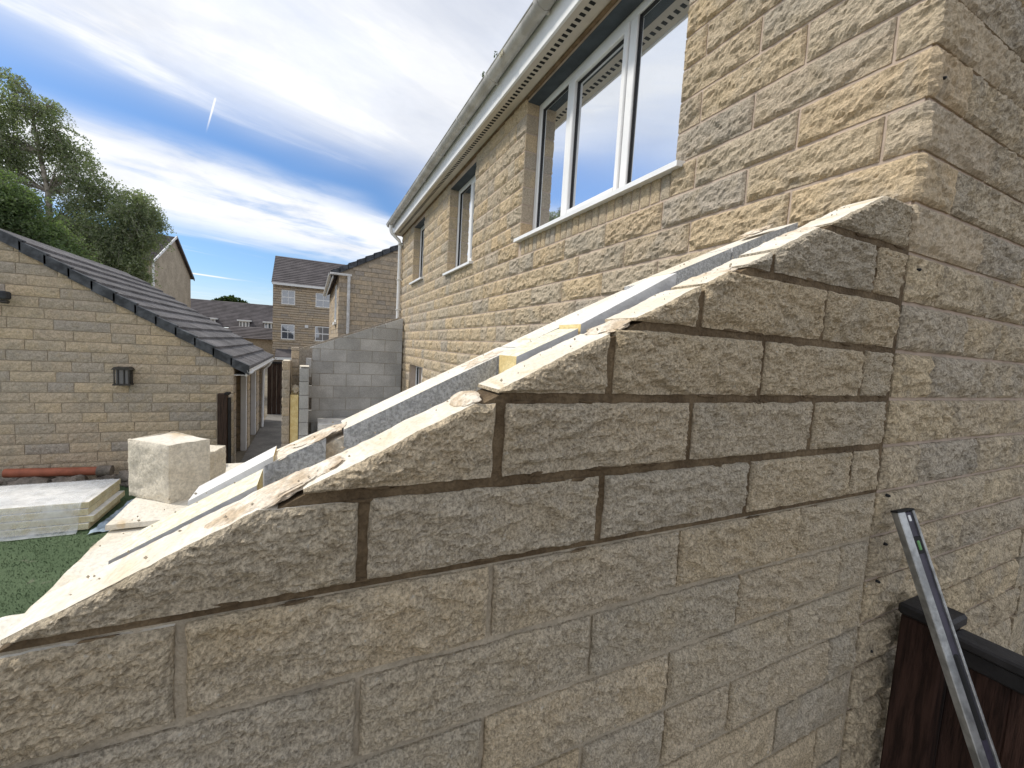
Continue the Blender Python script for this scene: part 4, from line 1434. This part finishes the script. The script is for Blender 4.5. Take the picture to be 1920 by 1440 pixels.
# B: three-storey house
B = empty('three_storey_house', (41, 1, GZ), 'three-storey buff stone house with white four-light windows in the distance', 'house')
bx = 38.0
holes = [(2.89, 3.86, 2.62, 3.76), (0.23, 1.39, 2.62, 3.76), (2.89, 3.86, -0.18, 1.04), (0.23, 1.39, -0.18, 1.04)]
obj('wall', *box(bx, bx + 7, -6, 4.45, GZ - 1, 4.30), M['brickred'], B)
mb = MB()
coursed(mb, 'x', -3, 4.46, GZ, 4.15, 0.19, bx, None, -1, (0.5, 0.8, 1.1), 0.05, holes, 0.035)
setp(mb.build('stone_courses', [M['far']], B), kind='stuff')
for h in holes: far_window(B, bx, *h)
mb = MB()
tile_roof(mb, 'y', -6.2, 4.55, (bx - 0.30, 4.22), (bx + 3.5, 6.92), 16, 0.06)
tile_roof(mb, 'y', -6.2, 4.55, (bx + 7.3, 4.22), (bx + 3.5, 6.92), 10, 0.06)
mb.build('roof', [M['fartile']], B)
obj('eaves_board', *box(bx - 0.34, bx - 0.30, -6.2, 4.5, 4.08, 4.26), M['farwhite'], B)
obj('vent', *box(bx - 0.12, bx, 1.9, 2.15, 0.85, 1.08), M['farwhite'], B)
obj('porch_roof', *prism([(bx - 1.2, -1.75), (bx - 1.2, -1.55), (bx, -0.95), (bx, -1.75)], 1, 1.6, 4.2), M['fartile'], B)
obj('porch_fascia', *box(bx - 1.24, bx - 1.2, 1.6, 4.2, -1.8, -1.6), M['farwhite'], B)

# C: next house, gable towards us
Cn = empty('neighbour_house', (17, -2, GZ), 'next-door stone house gable with grey verge tiles and white downpipe', 'house')
cx_, cy_ = 14.5, 0.835
CV = lambda y: 2.235 - 0.555 * (y - 1.03)
obj('wall', *prism([(cy_, GZ), (cy_, CV(cy_) - 0.06), (-2.6, CV(-2.6) - 0.06), (-6.0, CV(cy_)), (-6.0, GZ)], 0, cx_, cx_ + 8), M['mortar_gar'], Cn)
mb = MB()
coursed(mb, 'x', -2.2, cy_ + 0.015, -0.9, 4.2, 0.15, cx_, lambda y: CV(y) - 0.07, -1)
coursed(mb, 'y', cx_ - .015, cx_ + 8, -0.9, 2.2, 0.15, cy_, None, 1, (0.3, 0.4, 0.45, 0.55), 0.02, ((15.6, 16.6, 0.7, 2.0),))
setp(mb.build('stone_courses', [M['far']], Cn), kind='stuff')
for i in range(14):
    y1 = 1.10 - i * 0.265; y0 = y1 - 0.275
    obj('verge_unit', *prism([(y1 + 0.01, CV(y1) - 0.09), (y1 + 0.01, CV(y1) + 0.11), (y0, CV(y0) + 0.075), (y0, CV(y0) - 0.09)], 0, cx_ - 0.06, cx_ + 0.15), M['verge'], Cn)
mb = MB()
tile_roof(mb, 'x', cx_ + 0.15, cx_ + 8.1, (1.10, CV(1.10)), (-2.6, CV(-2.6)), 14, 0.06)
mb.build('roof', [M['fartile']], Cn)
obj('fascia', *box(cx_ - 0.05, cx_ + 8, 1.03, 1.055, CV(1.05) - 0.17, CV(1.05) + 0.0), M['farwhite'], Cn)
obj('gutter_return', *cbox(cx_ - 0.14, cx_ - 0.07, 0.47, 1.13, CV(1.05) - 0.06, CV(1.05) + 0.01, 0.01), M['white_dirty'], Cn)
obj('gutter', *half_round(cx_ - 0.1, cx_ + 8, 1.11, CV(1.05) - 0.01, 0.055, 0.005), M['white_dirty'], Cn)
obj('downpipe', *tube([(cx_ - 0.10, 0.555, CV(1.05) - 0.06), (cx_ - 0.10, 0.555, GZ)], 0.05, 10), M['white_dirty'], Cn, None, None, 40)
wv = MB()
wv.add(*box(15.6, 15.68, cy_ - 0.02, cy_ + 0.04, 0.7, 2.0)).add(*box(16.52, 16.6, cy_ - 0.02, cy_ + 0.04, 0.7, 2.0)).add(*box(15.68, 16.52, cy_ - 0.02, cy_ + 0.04, 0.7, 0.78)).add(*box(15.68, 16.52, cy_ - 0.02, cy_ + 0.04, 1.92, 2.0))
cw = wv.build('window', [M['farwhite']], Cn)
obj('pane', *box(15.68, 16.52, cy_ + 0.001, cy_ + 0.02, 0.78, 1.92), M['glass_far'], cw)
obj('sill', *box(15.5, 16.7, cy_ - 0.02, cy_ + 0.10, 0.6, 0.69), M['farwhite'], cw)

# D: gable house at the left
D = empty('gable_house', (35, 12, GZ), 'plain tan gable house with dark roof beside the birch tree', 'house')
obj('wall', *prism([(30.6, GZ), (30.6, 4.0), (34.9, 6.15), (39.2, 4.1), (39.2, GZ)], 1, 10.0, 22), M['render'], D)
mb = MB()
tile_roof(mb, 'y', 9.85, 22.2, (30.3, 3.92), (34.9, 6.22), 18, 0.07)
tile_roof(mb, 'y', 9.85, 22.2, (39.5, 3.98), (34.9, 6.22), 12, 0.07)
mb.build('roof', [M['fartile']], D)
mb = MB()
mb.add(*prism([(30.3, 3.86), (30.3, 4.0), (34.9, 6.30), (34.9, 6.14)], 1, 9.80, 9.85))
mb.build('verge_edge', [M['farwhite']], D)
mb = MB()
mb.add(*prism([(39.5, 3.88), (39.5, 4.06), (34.9, 6.32), (34.9, 6.14)], 1, 9.80, 9.85))
mb.build('verge_edge', [M['fartile']], D)
obj('downpipe', *tube([(30.55, 9.93, 3.9), (30.55, 9.93, GZ)], 0.06, 8), M['farwhite'], D)

# E: long dark roof with dormers
E_ = empty('terrace_with_dormers', (57, 9, GZ), 'low terrace with long dark roof and white dormer windows in the distance', 'house')
obj('wall', *box(55.3, 62, 1, 22, GZ - 2, 0.6), M['render'], E_)
mb = MB()
tile_roof(mb, 'y', 1, 22, (55.0, 0.75), (58.2, 3.68), 18, 0.06)
tile_roof(mb, 'y', 1, 22, (61.4, 0.75), (58.2, 3.68), 8, 0.06)
mb.build('roof', [M['fartile']], E_)
for (ya, yb) in ((8.0, 8.95), (5.5, 6.5), (11.2, 12.2)):
    dm = obj('dormer', *box(55.0, 57.2, ya, yb, 0.2, 1.45), M['farwhite'], E_)
    obj('dormer_roof', *box(54.8, 57.3, ya - 0.18, yb + 0.18, 1.455, 1.60), M['farwhite'], dm)
    for t in range(3):
        w3 = (yb - ya) / 3
        obj('pane', *box(54.985, 54.998, ya + t * w3 + 0.07, ya + (t + 1) * w3 - 0.07, 0.35, 1.38), M['glass_far'], dm)
# lower wing in front
Fh = empty('low_wing_house', (46, 6, GZ), 'low tan outbuilding with dark roof in front of the dormer terrace', 'house')
obj('wall', *box(44.5, 50, 4.3, 8.2, GZ - 2, -0.25), M['render'], Fh)
mb = MB()
tile_roof(mb, 'y', 4.2, 8.6, (44.2, -0.35), (46.6, 0.75), 8, 0.06)
mb.build('roof', [M['fartile']], Fh)

# ================================================================== TREES
def make_tree(name, base, trunk_pts, blobs, nleaf, lsize, mat_leaf, mat_bark, label, group=None, droop=0.5, seed=1, limb_r=0.05, sub=11, strands=420):
    rr = np.random.default_rng(seed)
    root = empty(name, base, label, 'tree', group)
    mb = MB()
    rads = [p[3] * 0.6 for p in trunk_pts]
    limb_r *= 0.5
    big = blobs
    mb.add(*tube([p[:3] for p in trunk_pts], rads, 9))
    trunk = mb.build('trunk', [mat_bark], root, 60)
    T = np.array([p[:3] for p in trunk_pts])
    lm = MB()
    V = []; F = []; n = 0
    nb = []
    for (cx, cy, cz, ax, ay, az) in blobs:
        for i in range(sub):
            d = rr.normal(size=3); d /= np.linalg.norm(d); q_ = rr.uniform(0.35, 1.0)
            fs = rr.uniform(0.20, 0.40)
            nb.append((cx + d[0] * ax * q_ * .85, cy + d[1] * ay * q_ * .85, cz + d[2] * az * q_ * .85, ax * fs, ay * fs, az * fs))
    blobs = nb
    tot = sum(b_[3] * b_[4] * b_[5] for b_ in blobs) ** 1.0
    for bi, (cx, cy, cz, ax, ay, az) in enumerate(blobs):
        # limb from the nearest lower trunk point to the blob
        cand = T[T[:, 2] < cz + 0.1]
        if len(cand) == 0: cand = T[:1]
        st = cand[np.argmin(np.linalg.norm(cand - [cx, cy, cz - 0.6], axis=1))]
        ed = np.array([cx, cy, cz + az * 0.3])
        md = (st + ed) / 2 + rr.uniform(-0.2, 0.2, 3) + [0, 0, 0.15]
        lm.add(*tube([st, md, ed], [limb_r * .5, limb_r * 0.3, limb_r * 0.1], 5))
        ntw = max(5, int(ax * ay * az * 26 + 8))
        share = ax * ay * az / tot
        nl = int(nleaf * share ** 0.85 / sum((b_[3] * b_[4] * b_[5] / tot) ** 0.85 for b_ in blobs))
        tips = []
        for t in range(ntw):
            d = rr.normal(size=3); d /= np.linalg.norm(d)
            r = rr.uniform(0.25, 1.0) ** 0.6
            tp = np.array([cx + d[0] * ax * r, cy + d[1] * ay * r, cz + d[2] * az * r])
            mdp = (ed * 0.5 + tp * 0.5) + rr.normal(size=3) * 0.08
            lm.add(*tube([np.array([cx, cy, cz]) * 0.6 + ed * 0.4, mdp, tp], [limb_r * 0.22, limb_r * 0.14, limb_r * 0.06], 3, False))
            tips.append(tp)
        tips = np.array(tips)
        ti = rr.integers(0, len(tips), nl)
        spread = 0.30 * (ax * ay * az) ** (1 / 3) + 0.04
        pos = tips[ti] + rr.normal(size=(nl, 3)) * spread * [1, 1, 0.75]
        pos[:, 2] -= rr.exponential(droop * 0.20, nl)
        s = lsize * rr.uniform(0.6, 1.35, nl)
        d1 = rr.normal(size=(nl, 3)); d1[:, 2] -= droop * 0.9
        d1 /= np.linalg.norm(d1, axis=1)[:, None]
        d2 = np.cross(d1, rr.normal(size=(nl, 3))); d2 /= np.linalg.norm(d2, axis=1)[:, None]
        a = pos - d1 * s[:, None] * 0.5; c = pos + d1 * s[:, None] * 0.6
        b1 = pos - d2 * s[:, None] * 0.36; b2 = pos + d2 * s[:, None] * 0.36
        Q = np.stack([a, b1, c, b2], 1).reshape(-1, 3)
        V.append(Q)
        F += [(n + 4 * i, n + 4 * i + 1, n + 4 * i + 2, n + 4 * i + 3) for i in range(nl)]
        n += 4 * nl
    nv_ = int(nleaf * 0.55)
    wts = np.array([b_[3] * b_[4] * b_[5] for b_ in big]) ** 0.8
    bi = rr.choice(len(big), nv_, p=wts / wts.sum())
    BB = np.array(big)[bi]
    d = rr.normal(size=(nv_, 3)); d /= np.linalg.norm(d, axis=1)[:, None]
    pos = BB[:, :3] + d * BB[:, 3:] * (rr.uniform(0.1, 1.0, nv_) ** 0.45)[:, None] * 1.08
    # hanging strands: neighbouring leaves share a twig and drop below it
    st = (np.floor(pos[:, :2] * 6) / 6 + 0.04 * np.sin(pos[:, 2:3] * 5 + pos[:, :1] * 9))
    pos[:, :2] = pos[:, :2] * (1 - 0.55 * min(1, droop)) + st * 0.55 * min(1, droop)
    pos += rr.normal(size=(nv_, 3)) * 0.025
    s = lsize * rr.uniform(0.55, 1.2, nv_)
    d1 = rr.normal(size=(nv_, 3)); d1[:, 2] -= droop * 1.2
    d1 /= np.linalg.norm(d1, axis=1)[:, None]
    d2 = np.cross(d1, rr.normal(size=(nv_, 3))); d2 /= np.linalg.norm(d2, axis=1)[:, None]
    Q = np.stack([pos - d1 * s[:, None] * 0.5, pos - d2 * s[:, None] * 0.34, pos + d1 * s[:, None] * 0.6, pos + d2 * s[:, None] * 0.34], 1).reshape(-1, 3)
    V.append(Q)
    F += [(n + 4 * i, n + 4 * i + 1, n + 4 * i + 2, n + 4 * i + 3) for i in range(nv_)]
    n += 4 * nv_
    nstr = int(strands)
    for i in range(nstr):
        b_ = big[rr.integers(0, len(big))]
        d = rr.normal(size=3); d[2] = d[2] * 0.6 + 0.25; d /= np.linalg.norm(d)
        st0 = np.array(b_[:3]) + d * np.array(b_[3:]) * rr.uniform(0.7, 1.0)
        ln = rr.uniform(0.25, 0.65)
        k_ = rr.integers(16, 34)
        t = np.sort(rr.uniform(0, 1, k_))
        pth = st0 + d * (ln * 0.75 * t)[:, None]
        pth[:, 2] -= ln * droop * 0.9 * t ** 2
        lm.add(*tube([st0, pth[k_ // 2], pth[-1]], [0.006, 0.004, 0.002], 3, False))
        pos = pth + rr.normal(size=(k_, 3)) * 0.035
        s = lsize * rr.uniform(0.5, 1.0, k_)
        d1 = rr.normal(size=(k_, 3)); d1[:, 2] -= droop * 1.2
        d1 /= np.linalg.norm(d1, axis=1)[:, None]
        d2 = np.cross(d1, rr.normal(size=(k_, 3))); d2 /= np.linalg.norm(d2, axis=1)[:, None]
        V.append(np.stack([pos - d1 * s[:, None] * 0.5, pos - d2 * s[:, None] * 0.34, pos + d1 * s[:, None] * 0.6, pos + d2 * s[:, None] * 0.34], 1).reshape(-1, 3))
        F += [(n + 4 * j, n + 4 * j + 1, n + 4 * j + 2, n + 4 * j + 3) for j in range(k_)]
        n += 4 * k_
    lm.build('limbs', [mat_bark], root)
    obj('crown', np.concatenate(V), F, [mat_leaf], root)
    return root


make_tree('birch_tree', (20, 10.0, GZ),
          [(20, 10.2, GZ, .20), (20.05, 10.1, 1.5, .17), (20, 9.95, 3.4, .15), (20.05, 10.0, 4.6, .13), (20, 10.15, 5.8, .10), (20, 10.3, 7.0, .06), (20.1, 10.4, 7.8, .03)],
          [(20.0, 11.2, 7.2, 0.7, 0.75, 0.8), (20.3, 11.9, 6.4, 0.8, 1.0, 0.9), (19.8, 10.1, 7.0, 0.6, 0.6, 0.65), (20.0, 9.6, 6.2, 0.7, 0.65, 0.75), (20.2, 10.7, 5.8, 0.8, 0.9, 0.7),
           (19.9, 9.0, 5.3, 0.7, 0.65, 0.65), (20.1, 8.3, 4.8, 0.6, 0.55, 0.6), (20.3, 11.2, 4.9, 0.8, 0.7, 0.8), (19.7, 9.1, 4.3, 0.55, 0.5, 0.55), (20.3, 7.8, 4.2, 0.6, 0.5, 0.5),
           (20, 12.4, 5.4, 0.8, 0.9, 1.0), (20.4, 9.95, 5.0, 0.4, 0.35, 0.4), (20.2, 11.3, 6.2, .8, .8, .7), (20.2, 9.3, 5.9, .5, .5, .5), (19.9, 10.7, 4.3, .7, .6, .6), (20.3, 8.7, 4.6, .6, .6, .6), (19.9, 9.5, 3.6, .7, .7, .6), (20, 10.8, 7.9, .4, .4, .35), (20, 9.95, 7.4, .35, .35, .35)],
          26000, 0.072, M['birch_leaf'], M['bark'], 'tall airy birch tree with pale trunk behind the garage', None, 0.9, 3, 0.06)
make_tree('drooping_birch', (19.4, 7.6, GZ),
          [(19.4, 7.9, GZ, .14), (19.4, 7.8, 1.5, .12), (19.3, 7.6, 3.0, .09), (19.4, 7.3, 4.2, .05), (19.4, 7.1, 4.8, .02)],
          [(19.4, 7.35, 4.6, 0.55, 0.4, 0.45), (19.5, 7.05, 4.1, 0.55, 0.4, 0.5), (19.2, 7.7, 3.9, 0.6, 0.5, 0.5), (19.4, 7.15, 3.4, 0.6, 0.4, 0.55), (19.3, 7.8, 3.1, 0.7, 0.6, 0.6), (19.2, 8.6, 3.3, 0.8, 0.8, 0.7), (19.3, 7.5, 2.5, 0.7, 0.4, 0.6), (19.0, 8.4, 2.4, 0.8, 0.9, 0.7), (19.4, 7.4, 1.8, 0.5, 0.35, 0.5), (19.3, 8.3, 1.6, .8, .9, .6)],
          24000, 0.068, M['birch_leaf'], M['bark'], 'smaller drooping birch at the right edge of the tree group', None, 0.9, 8, 0.045)
make_tree('green_broadleaf_tree', (15, 8.8, GZ),
          [(15, 9.3, GZ, .15), (15, 9.2, 1.0, .13), (15, 9.1, 2.4, .10), (15, 9.0, 3.6, .05)],
          [(15, 9.3, 3.5, 0.6, 0.8, 0.6), (14.9, 8.6, 3.0, 0.6, 0.5, 0.55), (15.1, 8.1, 2.4, 0.6, 0.45, 0.5), (14.8, 8.9, 2.3, 0.6, 0.8, 0.6), (15, 9.9, 2.9, 0.7, 0.8, 0.9), (14.9, 7.7, 1.8, 0.5, 0.5, 0.5), (14.8, 8.6, 1.5, .6, .9, .5)],
          30000, 0.062, M['green_leaf'], M['bark_dark'], 'brighter green bushy tree at the left picture edge above the garage roof', None, 0.3, 21, 0.04)
make_tree('distant_tree', (75, 13, GZ),
          [(75, 12.6, GZ, .3), (75, 12.6, 2.0, .2), (75, 12.6, 4.4, .1)],
          [(75, 12.6, 4.7, 1.2, 1.4, 0.8), (75, 11.3, 4.4, 1.0, 1.0, 0.5), (75, 13.8, 4.4, 1.0, 1.0, 0.5)],
          2500, 0.28, M['far_leaf'], M['bark_dark'], 'small dark tree top above the long terrace roof', None, 0.2, 30, 0.08)

# ================================================================== RIGHT: FENCE AND SPIRIT LEVEL
fn = empty('timber_fence', (-0.6, -0.25, GZ), 'dark red-brown timber fence with black capping beside the house gable', 'fence')
obj('post', *cbox(-0.155, -0.045, -0.265, -0.150, GZ, -0.715, 0.006), M['red_wood'], fn)
obj('post_cap', *cbox(-0.165, -0.038, -0.275, -0.140, -0.714, -0.675, 0.008), M['black_cap'], fn)
for i in range(14):
    xa = -0.16 - 0.128 * (i + 1)
    obj('board', *cbox(xa, xa + 0.1275, -0.222, -0.196, GZ + 0.03, -0.80, 0.004), M['red_wood'], fn)
obj('top_rail', *cbox(-1.95, -0.158, -0.235, -0.180, -0.80, -0.745, 0.006), M['black_cap'], fn)
obj('cap_rail', *cbox(-1.95, -0.158, -0.25, -0.165, -0.7445, -0.715, 0.006), M['black_cap'], fn)

lvl = empty('spirit_level', (-0.6, -0.1, GZ), 'grey aluminium spirit level leaning against the house corner', 'spirit level')
la = np.array([-0.058, -0.030, -0.345]); lb = np.array([-0.24, -0.055, -0.83])
ld_ = lb - la; ld_ /= np.linalg.norm(ld_)
Ltot = 1.98
# local frame: width direction roughly horizontal along the gable, thickness out of the wall
wd = np.cross(ld_, np.array([-1.0, 0.35, 0.2])); wd /= np.linalg.norm(wd)
td = np.cross(wd, ld_)
if td[0] > 0: td = -td
wd = -wd


def lbox(w0, w1, t0, t1, l0, l1, c=0.002):
    v, f = cbox(w0, w1, t0, t1, l0, l1, c)
    v = np.array(v)
    return la + v[:, :1] * wd + v[:, 1:2] * td + v[:, 2:3] * ld_, f


def lobj(name, mat, *a, **k):
    v, f = lbox(*a, **k)
    n0 = np.linalg.det(np.stack([wd, td, ld_]))
    if n0 < 0: f = [q_[::-1] for q_ in f]
    return obj(name, v, f, mat, lvl)


lobj('rail', M['alu'], -0.030, -0.004, -0.012, 0.012, 0.0, Ltot)
lobj('rail', M['alu'], 0.022, 0.030, -0.012, 0.012, 0.0, Ltot)
lobj('web', M['purple'], -0.0045, 0.0225, -0.006, 0.006, 0.003, Ltot - 0.003)
lobj('end_cap', M['dark'], -0.031, 0.031, -0.013, 0.013, -0.006, -0.0005)
lobj('vial_housing', M['dark'], -0.003, 0.021, -0.009, 0.009, 0.075, 0.125)
lobj('vial', M['vial'], 0.002, 0.016, -0.011, 0.011, 0.085, 0.117, c=0.004)
lobj('hand_hold', M['dark'], 0.000, 0.020, -0.0105, 0.0105, 0.40, 0.62, c=0.006)
lobj('badge', M['farwhite'], 0.004, 0.013, 0.006, 0.0085, 0.012, 0.03)
